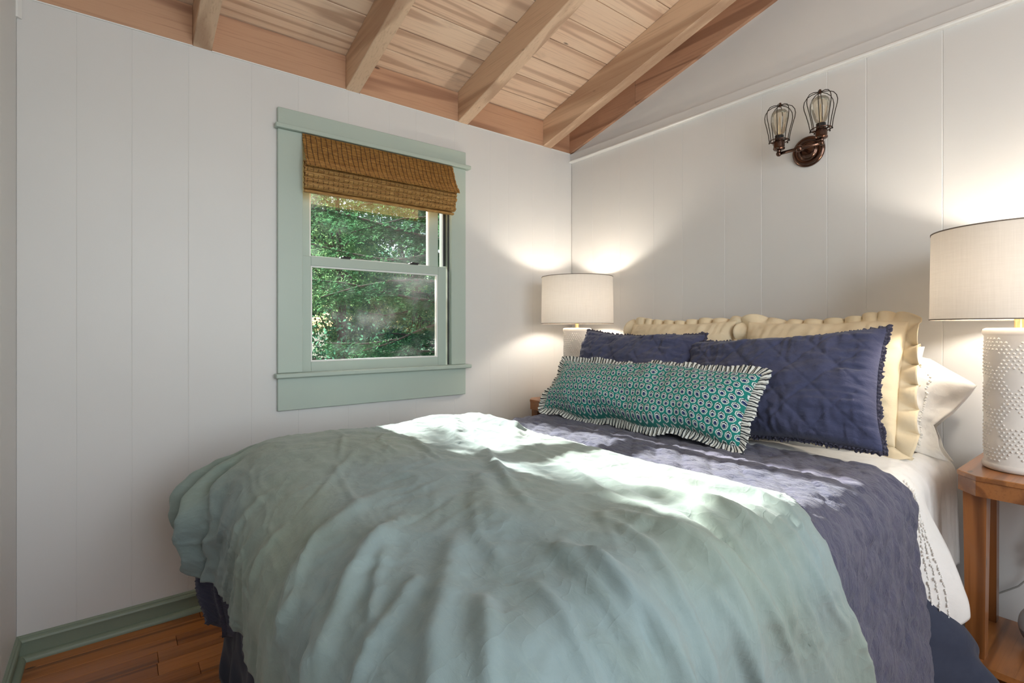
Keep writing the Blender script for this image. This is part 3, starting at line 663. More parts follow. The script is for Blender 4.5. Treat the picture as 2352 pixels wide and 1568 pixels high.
def ruffle(name, F, mat, parent, width, wl, amp, seed, rows=6, per=9, round_=0.06, inplane=0.25, x0=0.0, uvscale=1.0, ragged=0.0, chaos=2.2, flop=0.0):
    p, s, L = rim_path(F); N = int(L / wl) ; n = N * per; t = np.linspace(0, L, n, endpoint=False)
    c = np.stack([np.interp(t, s, p[:, i]) for i in range(3)], -1)
    # smooth corner so that outward direction turns gradually
    kk = max(1, int(round_ / L * n)); ker = np.ones(2 * kk + 1) / (2 * kk + 1)
    cs = np.stack([np.convolve(np.concatenate([c[-kk:, i], c[:, i], c[:kk, i]]), ker, 'valid') for i in range(3)], -1)
    tg = np.roll(cs, -1, 0) - np.roll(cs, 1, 0); tg /= np.linalg.norm(tg, axis=1, keepdims=True)
    nr = np.stack([0 * t, tg[:, 2], -tg[:, 1]], -1); cen = c.mean(0)
    nr *= np.sign(((c - cen) * nr).sum(1).mean())
    ph = 2 * PI * t / wl + chaos * vn(t / wl * 0.35, t * 0, seed)
    am = amp * (0.80 + 0.25 * chaos / 2.2 * vn(t / wl * 0.5, t * 0 + 3, seed + 1))
    wd = width * (1 + 0.10 * chaos / 1.2 * vn(t / wl * 0.6, t * 0 + 8, seed + 2) + ragged * vn(t / wl * 3.1, t * 0 + 5, seed + 4))
    P = np.zeros((n, rows, 3)); UV = np.zeros((n, rows, 2))
    bend = vn(t * 4.0, t * 0 + 2, seed + 3)
    for j in range(rows):
        q = j / (rows - 1)
        fz = np.clip(nr[:, 2], 0, 1) * flop
        P[:, j] = c - nr * 0.004 + nr * (wd * (q - 0.10 * q * q) * (1 - 0.5 * fz))[:, None] + tg * (inplane * am * np.cos(ph) * q)[:, None]
        P[:, j, 0] += am * np.sin(ph) * (q ** 0.8) + x0 + 0.35 * width * bend * q * q + 0.6 * width * fz * q
        UV[:, j, 0] = t * uvscale; UV[:, j, 1] = q * width
    P = np.concatenate([P, P[:1]], 0); UV = np.concatenate([UV, UV[-1:] + [[L / n * uvscale, 0]]], 0)
    o = link(name, grid_mesh(name, P, UV), mat, parent, world=False)
    solidify(o, 0.0012, 0); return o
def place(root, bottom, top, yc, roll=0.0, yaw=0.0):
    """put the pillow so that its bottom edge midpoint is at (x,z)=bottom and its top edge at top"""
    lean = math.atan2(top[0] - bottom[0], top[1] - bottom[1])
    root.location = ((bottom[0] + top[0]) / 2, yc, (bottom[1] + top[1]) / 2)
    root.rotation_euler = (Matrix.Rotation(yaw, 3, 'Z') @ Matrix.Rotation(lean, 3, 'Y') @ Matrix.Rotation(roll, 3, 'X')).to_euler()

M['cream'] = fabric('cream_linen', (0.74, 0.60, 0.40), (0.79, 0.665, 0.47), 5, 700, crease=0.25, sheen=0.1)
M['sham'] = fabric('navy_sham_cotton', (0.052, 0.060, 0.120), (0.072, 0.077, 0.138), 4.5, 620, crease=0.5, sheen=0.2, aniso=(1.0, 1.6), bdist=0.010)
M['shamedge'] = fabric('navy_frayed_edge', (0.045, 0.045, 0.075), (0.08, 0.075, 0.11), 40, 620, crease=0.8, sheen=0.2)

# white pillows at the back
def white_pillow(name, label, yc, flap):
    rt = thing(name, label, 'pillow', group='white pillows at the back')
    U, V, F, Bk, uv = pillow_P(0.74, 0.40, 0.20, 0.07, 60, 36, 11 if flap else 12, 0.005)
    two_sided('pillow_body', F, Bk, uv, M['white'], rt); place(rt, (-0.20, 0.78), (-0.115, 1.135), yc)
    return rt
white_pillow('white_pillow', 'white pillow almost hidden behind the two cream pillows near the corner lamp', -0.98, False)
wp = white_pillow('white_pillow', 'white pillow with a loose pointed case end beside the near lamp', -1.65, True)
# open end of the pillowcase: a limp flap with pointed upper corner and folded lower end
A_ = np.array([(-0.135, -1.93, 1.128), (-0.20, -1.965, 1.06), (-0.235, -1.985, 0.98), (-0.25, -1.99, 0.90), (-0.245, -1.985, 0.83), (-0.22, -1.96, 0.785)])
B_ = np.array([(-0.105, -2.03, 1.105), (-0.10, -2.165, 1.018), (-0.125, -2.105, 0.925), (-0.175, -2.06, 0.87), (-0.215, -2.085, 0.80), (-0.23, -2.115, 0.755)])
nn, mm = 46, 26
tt = np.linspace(0, 5, nn); Af = np.stack([np.interp(tt, range(6), A_[:, i]) for i in range(3)], -1); Bf = np.stack([np.interp(tt, range(6), B_[:, i]) for i in range(3)], -1)
qq = np.linspace(0, 1, mm); P = Af[:, None] * (1 - qq)[None, :, None] + Bf[:, None] * qq[None, :, None]
TT, QQ = np.meshgrid(tt, qq, indexing='ij')
P[..., 0] += -0.028 * np.sin(QQ * PI) * np.sin(TT * 1.25 + 0.3) + 0.010 * np.sin(TT * 3.4 + QQ * 2) * QQ + 0.003 * fbm(TT * 3, QQ * 6, 2)
UVf = np.stack([P[..., 1], P[..., 2]], -1)
fl = link('pillowcase_end', grid_mesh('pillowcase_end', P, UVf), M['white'], None); fl.parent = wp; bpy.context.view_layer.update()
fl.matrix_parent_inverse = wp.matrix_basis.inverted(); solidify(fl, 0.004, 1)
P2 = P.copy(); P2[..., 0] = P[..., 0] * 0.35 - 0.03; P2[..., 1] = P[..., 1] + 0.012 * QQ; P2[..., 2] -= 0.02 * QQ
P2[..., 0] = np.minimum(P2[..., 0], -0.045)
f2 = link('pillowcase_back', grid_mesh('pillowcase_back', P2, UVf), M['white'], None); f2.parent = wp; f2.matrix_parent_inverse = wp.matrix_basis.inverted(); solidify(f2, 0.003, 1)
bm = bmesh.new(); re = random.Random(8)
for i in range(60):
    t_ = 0.6 + 4.0 * i / 60; pp = np.array([np.interp(t_, range(6), (A_ * 0.55 + B_ * 0.45)[:, k]) for k in range(3)])
    ix = int(round(t_ / 5 * (nn - 1))); jx = int(0.45 * (mm - 1)); pp = P[ix, jx] + np.array([-0.005, re.uniform(-0.004, 0.004), re.uniform(-0.004, 0.004)])
    bmesh.ops.create_icosphere(bm, subdivisions=1, radius=re.uniform(0.003, 0.005), matrix=Matrix.Translation(pp) @ Matrix.Diagonal((0.6, 1.2, 1, 1)))
em = from_bm('embroidery', bm, M['white'], None, smooth=True, kind='stuff', label='raised white embroidery stitching'); em.parent = wp; em.matrix_parent_inverse = wp.matrix_basis.inverted()

# cream ruffled shams
def cream(label, yc, seed, bot, top, roll, w=0.60):
    rt = thing('ruffled_cream_pillow', label, 'pillow', group='cream pillows with ruffled edges')
    U, V, F, Bk, uv = pillow_P(w, 0.47, 0.19, 0.05, 70, 46, seed, 0.006)
    two_sided('pillow_body', F, Bk, uv, M['cream'], rt)
    ruffle('ruffle', F, M['cream'], rt, 0.058, 0.074, 0.024, seed, rows=8, per=18, inplane=0.75, chaos=3.6, flop=0.55)
    place(rt, bot, top, yc, roll)
cream('cream ruffled pillow behind the smaller-looking navy sham near the corner lamp', -1.045, 1, (-0.375, 0.80), (-0.235, 1.255), math.radians(-1.5))
cream('cream ruffled pillow behind the large navy sham, beside the near lamp', -1.70, 2, (-0.375, 0.80), (-0.235, 1.255), math.radians(0.0))

# navy quilted shams
def sham(label, yc, seed, bot, top, roll, w=0.735, hh=0.455):
    rt = thing('navy_quilted_sham', label, 'pillow', group='navy quilted shams')
    U, V, F, Bk, uv = pillow_P(w, hh, 0.22, 0.115, 190, 120, seed, 0.0045, edge=0.46, crease=1.6)
    st, dd = stitch(uv[..., 0] + 0.03, uv[..., 1] + 0.02, 0.15, 1.0, 0.0045)
    rim = (1 - np.abs(U) ** 10) * (1 - np.abs(V) ** 10)
    edge_ = np.clip(np.abs(U), 0, 1) ** 4
    hq = (0.0015 * sst(0, 0.025, dd) - 0.0036 * np.clip(st, 0, 1) + (0.0022 + 0.011 * edge_) * vn(uv[..., 0] * 14, uv[..., 1] * 62, seed) + 0.0022 * vn(uv[..., 0] * 40, uv[..., 1] * 55, seed + 1)) * rim
    F[..., 0] -= hq
    two_sided('pillow_body', F, Bk, uv, M['sham'], rt)
    ruffle('frayed_flange', F, M['shamedge'], rt, 0.017, 0.016, 0.0032, seed, rows=4, per=8, inplane=0.3, round_=0.03, ragged=0.35)
    ruffle('frayed_flange', F, M['shamedge'], rt, 0.011, 0.013, 0.0035, seed + 3, rows=3, per=8, inplane=0.3, round_=0.03, x0=-0.006, ragged=0.5)
    place(rt, bot, top, yc, roll)
sham('navy quilted sham half hidden between the patterned lumbar pillow and the corner lamp', -0.930, 3, (-0.60, 0.80), (-0.425, 1.19), math.radians(1.0))
sham('large navy quilted sham with frayed edge in front of the white pillowcase', -1.635, 4, (-0.62, 0.795), (-0.43, 1.19), math.radians(-5.3), 0.76, 0.44)

# patterned lumbar pillow
g = G('peacock_print_cotton'); uvn = g.n('ShaderNodeTexCoord').outputs['UV']; sp = g.n('ShaderNodeSeparateXYZ'); g.put(sp.inputs[0], uvn)
wob = g.noise(g.coord('UV', (1, 1, 1)), 14.0, 2.0); wob2 = g.noise(g.coord('UV', (1, 1, 1), (0, 0, 1.3)), 14.0, 2.0)
U0 = g.ma('ADD', sp.outputs[0], g.ma('MULTIPLY', g.ma('SUBTRACT', wob, 0.5), 0.012)); V0 = g.ma('ADD', sp.outputs[1], g.ma('MULTIPLY', g.ma('SUBTRACT', wob2, 0.5), 0.012))
PX, PY = 0.0300, 0.0262
vr = g.ma('DIVIDE', V0, PY); row_ = g.ma('FLOOR', vr); par = g.ma('MODULO', g.ma('ABSOLUTE', row_), 2.0)
ur = g.ma('ADD', g.ma('DIVIDE', U0, PX), g.ma('MULTIPLY', par, 0.5))
p = g.ma('SUBTRACT', g.ma('FRACT', ur), 0.5); q = g.ma('SUBTRACT', g.ma('FRACT', vr), 0.5)
q = g.ma('MULTIPLY', q, PY / PX)
def dist(a, b, sx=1.0, sy=1.0):
    return g.ma('SQRT', g.ma('ADD', g.ma('POWER', g.ma('MULTIPLY', g.ma('SUBTRACT', p, a), sx), 2.0), g.ma('POWER', g.ma('MULTIPLY', g.ma('SUBTRACT', q, b), sy), 2.0)))
th_ = g.ma('ARCTAN2', q, p)
d0 = g.ma('ADD', dist(0, -0.02, 1.05, 0.98), g.ma('MULTIPLY', g.ma('COSINE', g.ma('MULTIPLY', th_, 7.0)), 0.018))
teal = g.mix(g.noise(g.coord('UV'), 9.0, 3.0), (0.010, 0.155, 0.125), (0.018, 0.235, 0.205)); wht = (0.72, 0.74, 0.72); nvy = (0.012, 0.030, 0.115); dk = (0.02, 0.035, 0.035)
c = g.mix(g.step(d0, 0.415, 0.375), teal, wht)
c = g.mix(g.ma('MULTIPLY', g.step(d0, 0.330, 0.300), g.step(d0, 0.225, 0.255)), c, g.mix(0.5, teal, dk))
c = g.mix(g.step(dist(0.0, -0.09, 1.0, 1.0), 0.185, 0.155), c, nvy)
for a, b, sx, sy in ((-0.13, 0.19, 1.0, 2.2), (0.12, 0.21, 1.0, 2.2), (0.0, 0.30, 2.4, 1.1)):
    c = g.mix(g.step(dist(a, b, sx, sy), 0.115, 0.09), c, dk)
wv_ = g.noise(g.coord('UV'), 700, 1); fn = g.noise(g.coord('UV'), 22, 4.0, 0.6)
M['peacock'] = g.pbr(c, 0.88, normal=g.bump(g.ma('ADD', fn, g.ma('MULTIPLY', wv_, 0.15)), 0.25, 0.006), sheen=0.1, spec=0.2)
g = G('striped_ruffle_cotton'); sp = g.n('ShaderNodeSeparateXYZ'); g.put(sp.inputs[0], g.n('ShaderNodeTexCoord').outputs['UV'])
stp = g.ma('FRACT', g.ma('ADD', g.ma('DIVIDE', sp.outputs[0], 0.0096), g.ma('MULTIPLY', g.noise(g.coord('UV'), 40, 2), 0.8)))
c = g.mix(g.ma('MULTIPLY', g.step(stp, 0.50, 0.58), g.step(stp, 0.98, 0.90)), (0.74, 0.75, 0.70), (0.03, 0.035, 0.04))
M['stripe'] = g.pbr(c, 0.88, sheen=0.1, spec=0.2)
rt = thing('lumbar_pillow', 'long teal lumbar pillow with peacock-eye print and striped ruffle', 'pillow')
U, V, F, Bk, uv = pillow_P(1.035, 0.285, 0.215, 0.06, 130, 44, 5, 0.006, edge=0.50)
for A2 in (F, Bk):
    A2[..., 1] += 0.020 * V * 0
    A2[..., 0] += 0.012 * np.sin(U * 3.5) * (V < 0) * np.abs(V)
    A2[..., 2] += 0.012 * np.sin(U * 9 + 0.5) * np.clip(-V, 0, 1) ** 2
two_sided('pillow_body', F, Bk, uv, M['peacock'], rt)
ruffle('striped_ruffle', F, M['stripe'], rt, 0.042, 0.021, 0.0055, 6, rows=6, per=8, inplane=0.5, round_=0.10)
place(rt, (-0.815, 0.825), (-0.665, 1.045), -1.150, math.radians(-0.6))

# ------------------------------------------------------------------ nightstands
def nightstand(label, yc, front_x=-0.475, back_x=-0.055, half=0.215, zt=0.775):
    rt = thing('nightstand', label, 'nightstand', ((front_x + back_x) / 2, yc, 0), group='wooden nightstands')
    y0, y1 = yc - half, yc + half; ch = 0.055
    def octo(i): return [(front_x + ch - i * 0.0, y0 + i), (back_x - 0.0, y0 + i), (back_x, y1 - i), (front_x + ch, y1 - i), (front_x + i, y1 - ch), (front_x + i, y0 + ch)]
    bm = bmesh.new(); prism(bm, octo(0), 'z', zt - 0.016, zt); bmesh.ops.bevel(bm, geom=list(bm.edges), offset=0.002, segments=1, affect='EDGES'); from_bm('top', bm, M['night'], rt)
    bm = bmesh.new(); prism(bm, octo(0.004), 'z', zt - 0.062, zt - 0.0165); from_bm('apron', bm, M['night'], rt)
    for xx in (front_x + 0.075, back_x - 0.045):
        for yy in ((y0 + 0.045, y1 - 0.045) if xx < -0.3 else (y0 + 0.026, y1 - 0.026)):
            bm = bmesh.new(); tp = 0.028 if xx < -0.3 else 0.022; bt = 0.020
            a = [bm.verts.new((xx + sx * bt, yy + sy * bt, 0.0)) for sx, sy in ((-1, -1), (1, -1), (1, 1), (-1, 1))]
            b = [bm.verts.new((xx + sx * tp, yy + sy * tp, zt - 0.0625)) for sx, sy in ((-1, -1), (1, -1), (1, 1), (-1, 1))]
            bm.faces.new(a[::-1]); bm.faces.new(b)
            for i in range(4): bm.faces.new((a[i], a[(i + 1) % 4], b[(i + 1) % 4], b[i]))
            from_bm('leg', bm, M['night_v'], rt)
    bm = bmesh.new(); prism(bm, octo(0.012), 'z', 0.180, 0.200); from_bm('lower_shelf', bm, M['night'], rt)
nightstand('brown wooden nightstand with lower shelf beside the hanging white sheet', -2.378, half=0.205)
nightstand('brown wooden nightstand corner peeking out past the lumbar pillow under the window wall', -0.262, half=0.205)

# ------------------------------------------------------------------ table lamps
g = G('linen_lampshade'); uvc = g.coord('Object', (1, 1, 1)); wz = g.noise(g.coord('Object', (14, 14, 260)), 1.0, 3.0, 0.6); wx = g.noise(g.coord('Object', (220, 220, 10)), 1.0, 2.0)
colr = g.mix(g.ma('MULTIPLY', g.ma('ADD', wz, wx), 0.5), (0.66, 0.60, 0.53), (0.83, 0.77, 0.70))
df = g.n('ShaderNodeBsdfDiffuse'); g.put(df.inputs[0], colr); tl = g.n('ShaderNodeBsdfTranslucent'); g.put(tl.inputs[0], colr)
mx = g.n('ShaderNodeMixShader'); mx.inputs[0].default_value = 0.065; g.t.links.new(df.outputs[0], mx.inputs[1]); g.t.links.new(tl.outputs[0], mx.inputs[2]); g.t.links.new(mx.outputs[0], g.out.inputs[0])
M['shade'] = g.m
M['shadetrim'] = plain('taupe_shade_trim', (0.20, 0.16, 0.13), 0.8)
g = G('warm_lamp_bulb'); M['bulb'] = g.pbr((0.9, 0.85, 0.75), 0.4, emit=(1.0, 0.90, 0.77), emit_s=215.0)
LZ = 0.775
def lamp_profile():
    return [(0.0, 0.0), (0.078, 0.0), (0.0865, 0.004), (0.089, 0.012), (0.0865, 0.021), (0.0830, 0.024), (0.0835, 0.22), (0.0830, 0.424), (0.0862, 0.428), (0.0885, 0.436), (0.086, 0.445), (0.078, 0.449), (0.0, 0.4495)]
def lamp(label, x, y):
    rt = thing('table_lamp', label, 'lamp', (x, y, LZ), group='white ceramic lamps with drum shades')
    bm = bmesh.new(); lathe(bm, lamp_profile(), 56); from_bm('base', bm, M['ceramic'], rt, smooth=True, world=False)
    # raised beads set in a lattice of diamonds round the body
    bm = bmesh.new(); NB = 42; NR = 35
    for j in range(NR):
        for i in range(NB):
            th = 2 * PI * (i + 0.5 * (j % 2)) / NB; zz = 0.034 + 0.0112 * j
            a = th * 5 / (2 * PI); b = (zz - 0.034) / 0.127
            fu = abs((a + b) - round(a + b)); fv = abs((a - b) - round(a - b))
            if min(fu, fv) > 0.235: continue
            Mx = Matrix.Rotation(th, 4, 'Z') @ Matrix.Translation((0.0828, 0, zz)) @ Matrix.Diagonal((0.85, 1, 1, 1))
            bmesh.ops.create_icosphere(bm, subdivisions=1, radius=0.0042, matrix=Mx)
    from_bm('raised_beads', bm, M['ceramic'], rt, smooth=True, kind='stuff', label='raised white beads in diamonds', world=False)
    bm = bmesh.new(); lathe(bm, [(0.012, 0.4495), (0.012, 0.485), (0.018, 0.486), (0.018, 0.520), (0.014, 0.522), (0.014, 0.56)], 20); from_bm('neck', bm, M['brass'], rt, smooth=False, world=False)
    z0, z1, R0, R1 = 0.476, 0.762, 0.2215, 0.2175
    n = 96; t = np.linspace(0, 2 * PI, n, endpoint=False); zz = np.linspace(0, 1, 6)
    P = np.stack([np.stack([(R0 + (R1 - R0) * q) * np.cos(t), (R0 + (R1 - R0) * q) * np.sin(t), np.full(n, z0 + (z1 - z0) * q)], -1) for q in zz], 1)
    sh = link('shade', grid_mesh('shade', P, None, wrap=True), M['shade'], rt, label='cream linen drum shade', world=False)
    for zr, R in ((z0, R0), (z1, R1)):
        bm = bmesh.new(); lathe(bm, [(R - 0.0015, zr - 0.0015), (R + 0.0016, zr - 0.0015), (R + 0.0016, zr + 0.0022), (R - 0.0015, zr + 0.0022), (R - 0.0015, zr - 0.0015)], 96, caps=False)
        from_bm('shade_trim', bm, M['shadetrim'], sh, world=False)
    bm = bmesh.new()
    for k in range(3):
        a = 2 * PI * k / 3 + 0.4; tube(bm, [(0, 0, z1 - 0.02), (R1 * math.cos(a), R1 * math.sin(a), z1 - 0.003)], 0.0016, 6)
    tube(bm, [(0, 0, 0.55), (0, 0.055, 0.58), (0, 0.06, 0.66), (0, 0.0, z1 - 0.02)], 0.0018, 6); tube(bm, [(0, 0, 0.55), (0, -0.055, 0.58), (0, -0.06, 0.66), (0, 0.0, z1 - 0.02)], 0.0018, 6)
    from_bm('harp', bm, M['brass'], rt, world=False)
    bm = bmesh.new(); lathe(bm, [(0.0, 0.560), (0.013, 0.561), (0.015, 0.575), (0.028, 0.600), (0.031, 0.622), (0.024, 0.645), (0.010, 0.655), (0.0, 0.656)], 24, caps=False)
    from_bm('bulb', bm, M['bulb'], rt, smooth=True, label='glowing warm bulb', world=False)
    return rt
lampR = lamp('white beaded ceramic lamp on the nightstand nearest the camera', -0.28, -2.298)
lampL = lamp('white beaded ceramic lamp standing in the room corner by the window', -0.28, -0.335)
# cord of the near lamp with its inline switch
bm = bmesh.new(); cpts = [(-0.20, -2.36, 0.79), (-0.12, -2.37, 0.782), (-0.045, -2.37, 0.77), (-0.030, -2.36, 0.70), (-0.022, -2.325, 0.60), (-0.020, -2.305, 0.52), (-0.022, -2.295, 0.47), (-0.022, -2.302, 0.41), (-0.022, -2.285, 0.35), (-0.024, -2.262, 0.315), (-0.022, -2.235, 0.29), (-0.022, -2.19, 0.25)]
tube(bm, cpts, 0.0028, 6); c1 = from_bm('cord', bm, M['cord'], lampR)
bm = bmesh.new(); tube(bm, [(-0.023, -2.298, 0.485), (-0.024, -2.290, 0.462), (-0.024, -2.296, 0.43), (-0.024, -2.290, 0.395)], [0.003, 0.005, 0.005, 0.003], 8); from_bm('cord_switch', bm, M['cordsw'], lampR, label='dark inline cord switch')

# vase on the lower shelf
M['vasew'] = plain('pale_grey_glaze', (0.62, 0.65, 0.68), 0.25); M['vaseb'] = plain('blue_grey_glaze', (0.22, 0.28, 0.33), 0.3)
vz = thing('round_vase', 'small round vase, pale grey above blue-grey, on the lower shelf', 'vase', (-0.20, -2.352, 0.2005))
pr_ = lambda z: 0.068 * math.sqrt(max(0.0, 1 - ((z - 0.066) / 0.074) ** 2))
bm = bmesh.new(); lathe(bm, [(0.0, 0.0)] + [(pr_(z), z) for z in np.linspace(0.0, 0.055, 9)], 36, caps=False); from_bm('lower_bowl', bm, M['vaseb'], vz, smooth=True, world=False)
bm = bmesh.new(); lathe(bm, [(pr_(z), z) for z in np.linspace(0.055, 0.128, 12)] + [(0.030, 0.131), (0.030, 0.142), (0.026, 0.143), (0.026, 0.125)], 36, caps=False); from_bm('upper_body', bm, M['vasew'], vz, smooth=True, world=False)

# ------------------------------------------------------------------ wall sconce
sc_ = thing('wall_sconce', 'bronze two-armed sconce with wire cages above the bed', 'wall lamp', (0, -1.562, 2.045))
RX90 = Matrix.Rotation(-PI / 2, 4, 'Y')
SCM = Matrix.Translation((0, -1.562, 2.040)) @ RX90
bm = bmesh.new(); lathe(bm, [(0.0, 0.0), (0.069, 0.0), (0.071, 0.004), (0.069, 0.010), (0.060, 0.015), (0.050, 0.017), (0.048, 0.0145), (0.040, 0.0145), (0.038, 0.021), (0.032, 0.025), (0.020, 0.026), (0.0, 0.0265)], 48, SCM, caps=False)
from_bm('backplate', bm, M['bronze'], sc_, smooth=True)
bm = bmesh.new(); tube(bm, [(-0.024, -1.562, 2.040), (-0.100, -1.562, 2.033)], 0.0075, 12); from_bm('stem', bm, M['bronze'], sc_, smooth=True)
bm = bmesh.new(); bmesh.ops.create_uvsphere(bm, u_segments=16, v_segments=10, radius=0.0155, matrix=Matrix.Translation((-0.100, -1.562, 2.033))); from_bm('knuckle', bm, M['bronze'], sc_, smooth=True)
bm = bmesh.new(); tube(bm, [(-0.100, -1.478, 2.033), (-0.100, -1.648, 2.033)], 0.0075, 12); from_bm('cross_arm', bm, M['bronze'], sc_, smooth=True)
for s_, yy in ((1, -1.472), (-1, -1.654)):
    T = Matrix.Translation((-0.100, yy, 2.033)) @ Matrix.Rotation(math.radians(1.5) * s_, 4, 'X')
    bm = bmesh.new(); bmesh.ops.create_uvsphere(bm, u_segments=14, v_segments=8, radius=0.012, matrix=T); from_bm('arm_end', bm, M['bronze'], sc_, smooth=True)
    bm = bmesh.new(); lathe(bm, [(0.008, 0.006), (0.010, 0.014), (0.022, 0.018), (0.0255, 0.024), (0.0235, 0.029), (0.0235, 0.056), (0.0215, 0.058), (0.0215, 0.062), (0.0, 0.063)], 28, T); so = from_bm('socket', bm, M['bronze'], sc_, smooth=False)
    bm = bmesh.new(); lathe(bm, [(0.019, 0.0632), (0.019, 0.084), (0.012, 0.085)], 24, T); from_bm('socket_collar', bm, M['socketblk'], so, label='black lamp-holder collar')
    bm = bmesh.new(); tr_ = [(0.040 + 0.002 * math.cos(8 * a), 0) for a in (0,)]
    pts = [T @ Vector((0.040 * math.cos(a), 0.040 * math.sin(a), 0.060)) for a in np.linspace(0, 2 * PI, 33)]; tube(bm, pts, 0.0024, 6, caps=False)
    for a in np.linspace(0, 2 * PI, 4, endpoint=False): tube(bm, [T @ Vector((0.023 * math.cos(a), 0.023 * math.sin(a), 0.058)), T @ Vector((0.040 * math.cos(a), 0.040 * math.sin(a), 0.060))], 0.003, 6)
    cg = from_bm('cage_ring', bm, M['bronze'], sc_, smooth=True)
    for k in range(8):
        a = 2 * PI * k / 8 + 0.25
        prof = [(0.042, 0.054), (0.042, 0.064), (0.047, 0.095), (0.055, 0.130), (0.0625, 0.158), (0.0645, 0.176), (0.061, 0.194), (0.050, 0.210), (0.032, 0.219), (0.012, 0.222), (0.004, 0.222)]
        bm = bmesh.new(); tube(bm, [T @ Vector((r_ * math.cos(a), r_ * math.sin(a), z_)) for r_, z_ in prof], 0.0017, 6)
        bmesh.ops.create_uvsphere(bm, u_segments=6, v_segments=4, radius=0.0036, matrix=Matrix.Translation(T @ Vector((0.042 * math.cos(a), 0.042 * math.sin(a), 0.055))))
        from_bm('cage_wire', bm, M['wire'], cg)
    bm = bmesh.new(); lathe(bm, [(0.0, 0.216), (0.006, 0.216), (0.0062, 0.228), (0.0045, 0.234), (0.0, 0.235)], 14, T, caps=False); from_bm('finial', bm, M['bronze'], cg)
    bm = bmesh.new(); lathe(bm, [(0.013, 0.086), (0.0210, 0.094), (0.0275, 0.112), (0.0330, 0.138), (0.0370, 0.160), (0.0375, 0.172), (0.034, 0.188), (0.024, 0.199), (0.010, 0.204), (0.0, 0.2045)], 28, T, caps=False)
    bl = from_bm('bulb', bm, M['bulbglass'], sc_, smooth=True, label='unlit amber filament bulb')
    bm = bmesh.new(); tube(bm, [T @ Vector((0.004, 0, 0.086)), T @ Vector((0.008, 0, 0.13)), T @ Vector((0.0, 0, 0.172)), T @ Vector((-0.008, 0, 0.13)), T @ Vector((-0.004, 0, 0.086))], 0.0009, 5); from_bm('filament', bm, M['brass'], bl)

# ------------------------------------------------------------------ woven wood shade
g = G('woven_bamboo'); oi = g.coord('Object', (9, 9, 60)); n1 = g.noise(oi, 3.0, 3.0, 0.6); n2 = g.noise(g.coord('Object', (30, 30, 420)), 1.0, 2.0)
c = g.mix(g.step(n1, 0.35, 0.7), (0.25, 0.112, 0.022), (0.44, 0.228, 0.055)); c = g.mix(g.ma('MULTIPLY', g.step(n2, 0.5, 0.8), 0.6), c, (0.13, 0.045, 0.010))
M['reed'] = g.pbr(c, 0.55, spec=0.3)
g = G('light_bamboo'); n1 = g.noise(g.coord('Object', (9, 9, 60)), 3.0, 3.0, 0.6); n2 = g.noise(g.coord('Object', (30, 30, 420)), 1.0, 2.0)
c = g.mix(g.step(n1, 0.35, 0.7), (0.30, 0.15, 0.04), (0.50, 0.30, 0.10)); c = g.mix(g.ma('MULTIPLY', g.step(n2, 0.5, 0.8), 0.5), c, (0.14, 0.055, 0.014))
M['reed2'] = g.pbr(c, 0.55, spec=0.3)
M['thread'] = plain('dark_weaving_thread', (0.045, 0.018, 0.007), 0.8)
ws = thing('woven_shade', 'brown woven bamboo shade drawn up at the top of the window', 'window shade', (-1.408, -0.03, 2.16))
SX0, SX1 = -1.829, -0.990
boxo('headrail', (SX0 + 0.002, SX1 - 0.002, -0.028, 0.008, 2.128, 2.158), M['reed2'], ws, 0.002)
def reeds(name, path, mat, x0, x1, pitch=0.0078, rad=0.0034):
    """a sheet of thin reeds following a (y,z) path, and its weaving threads"""
    p = np.array(path); d = np.concatenate([[0], np.cumsum(np.linalg.norm(np.diff(p, axis=0), axis=1))]); n = int(d[-1] / pitch)
    bm = bmesh.new(); rd = random.Random(len(path) * 31 + int(abs(x0 * 1000)))
    for i in range(n + 1):
        t = d[-1] * i / n; yy, zz = np.interp(t, d, p[:, 0]), np.interp(t, d, p[:, 1]); r_ = rad * rd.uniform(0.85, 1.2)
        e0, e1 = rd.uniform(-0.002, 0.002), rd.uniform(-0.002, 0.002)
        tube(bm, [(x0 + e0, yy, zz), (x1 + e1, yy, zz)], r_, 6)
    o = from_bm(name, bm, mat, ws, kind='stuff')
    bm = bmesh.new(); N = 34
    for k in range(N):
        xx = x0 + (x1 - x0) * (k + 0.5) / N
        pts = [(xx + 0.002 * math.sin(k * 3 + j), np.interp(d[-1] * j / 7, d, p[:, 0]) - 0.0036, np.interp(d[-1] * j / 7, d, p[:, 1]) - 0.001) for j in range(8)]
        tube(bm, pts, 0.0016, 4)
    from_bm('weaving_threads', bm, M['thread'], o, kind='stuff')
    return o
reeds('valance', [(-0.030, 2.158), (-0.044, 2.12), (-0.062, 2.07), (-0.083, 2.03), (-0.112, 1.992)], M['reed'], SX0, SX1)
zs = [2.012, 1.987, 1.961, 1.935, 1.910, 1.892]
for k, z_ in enumerate(zs[:-1]):
    yo = -0.078 + 0.006 * (k % 2) + 0.002 * k
    reeds('shade_fold', [(-0.050, z_ + 0.010), (yo - 0.004, z_ + 0.006), (yo - 0.010, z_ - 0.004), (yo + 0.002, z_ - 0.014), (-0.052, z_ - 0.015)], M['reed2'], SX0 - 0.012 * 0, SX1 - 0.002 * k, 0.0075, 0.0042)
boxo('lining', (SX0 + 0.004, SX1 - 0.014, -0.046, -0.040, 1.880, 2.03), M['reed2'], ws)
bm = bmesh.new(); box(bm, SX0, SX1 - 0.012, -0.070, -0.048, 1.872, 1.884, 0.003); from_bm('bottom_rail', bm, M['reed2'], ws)

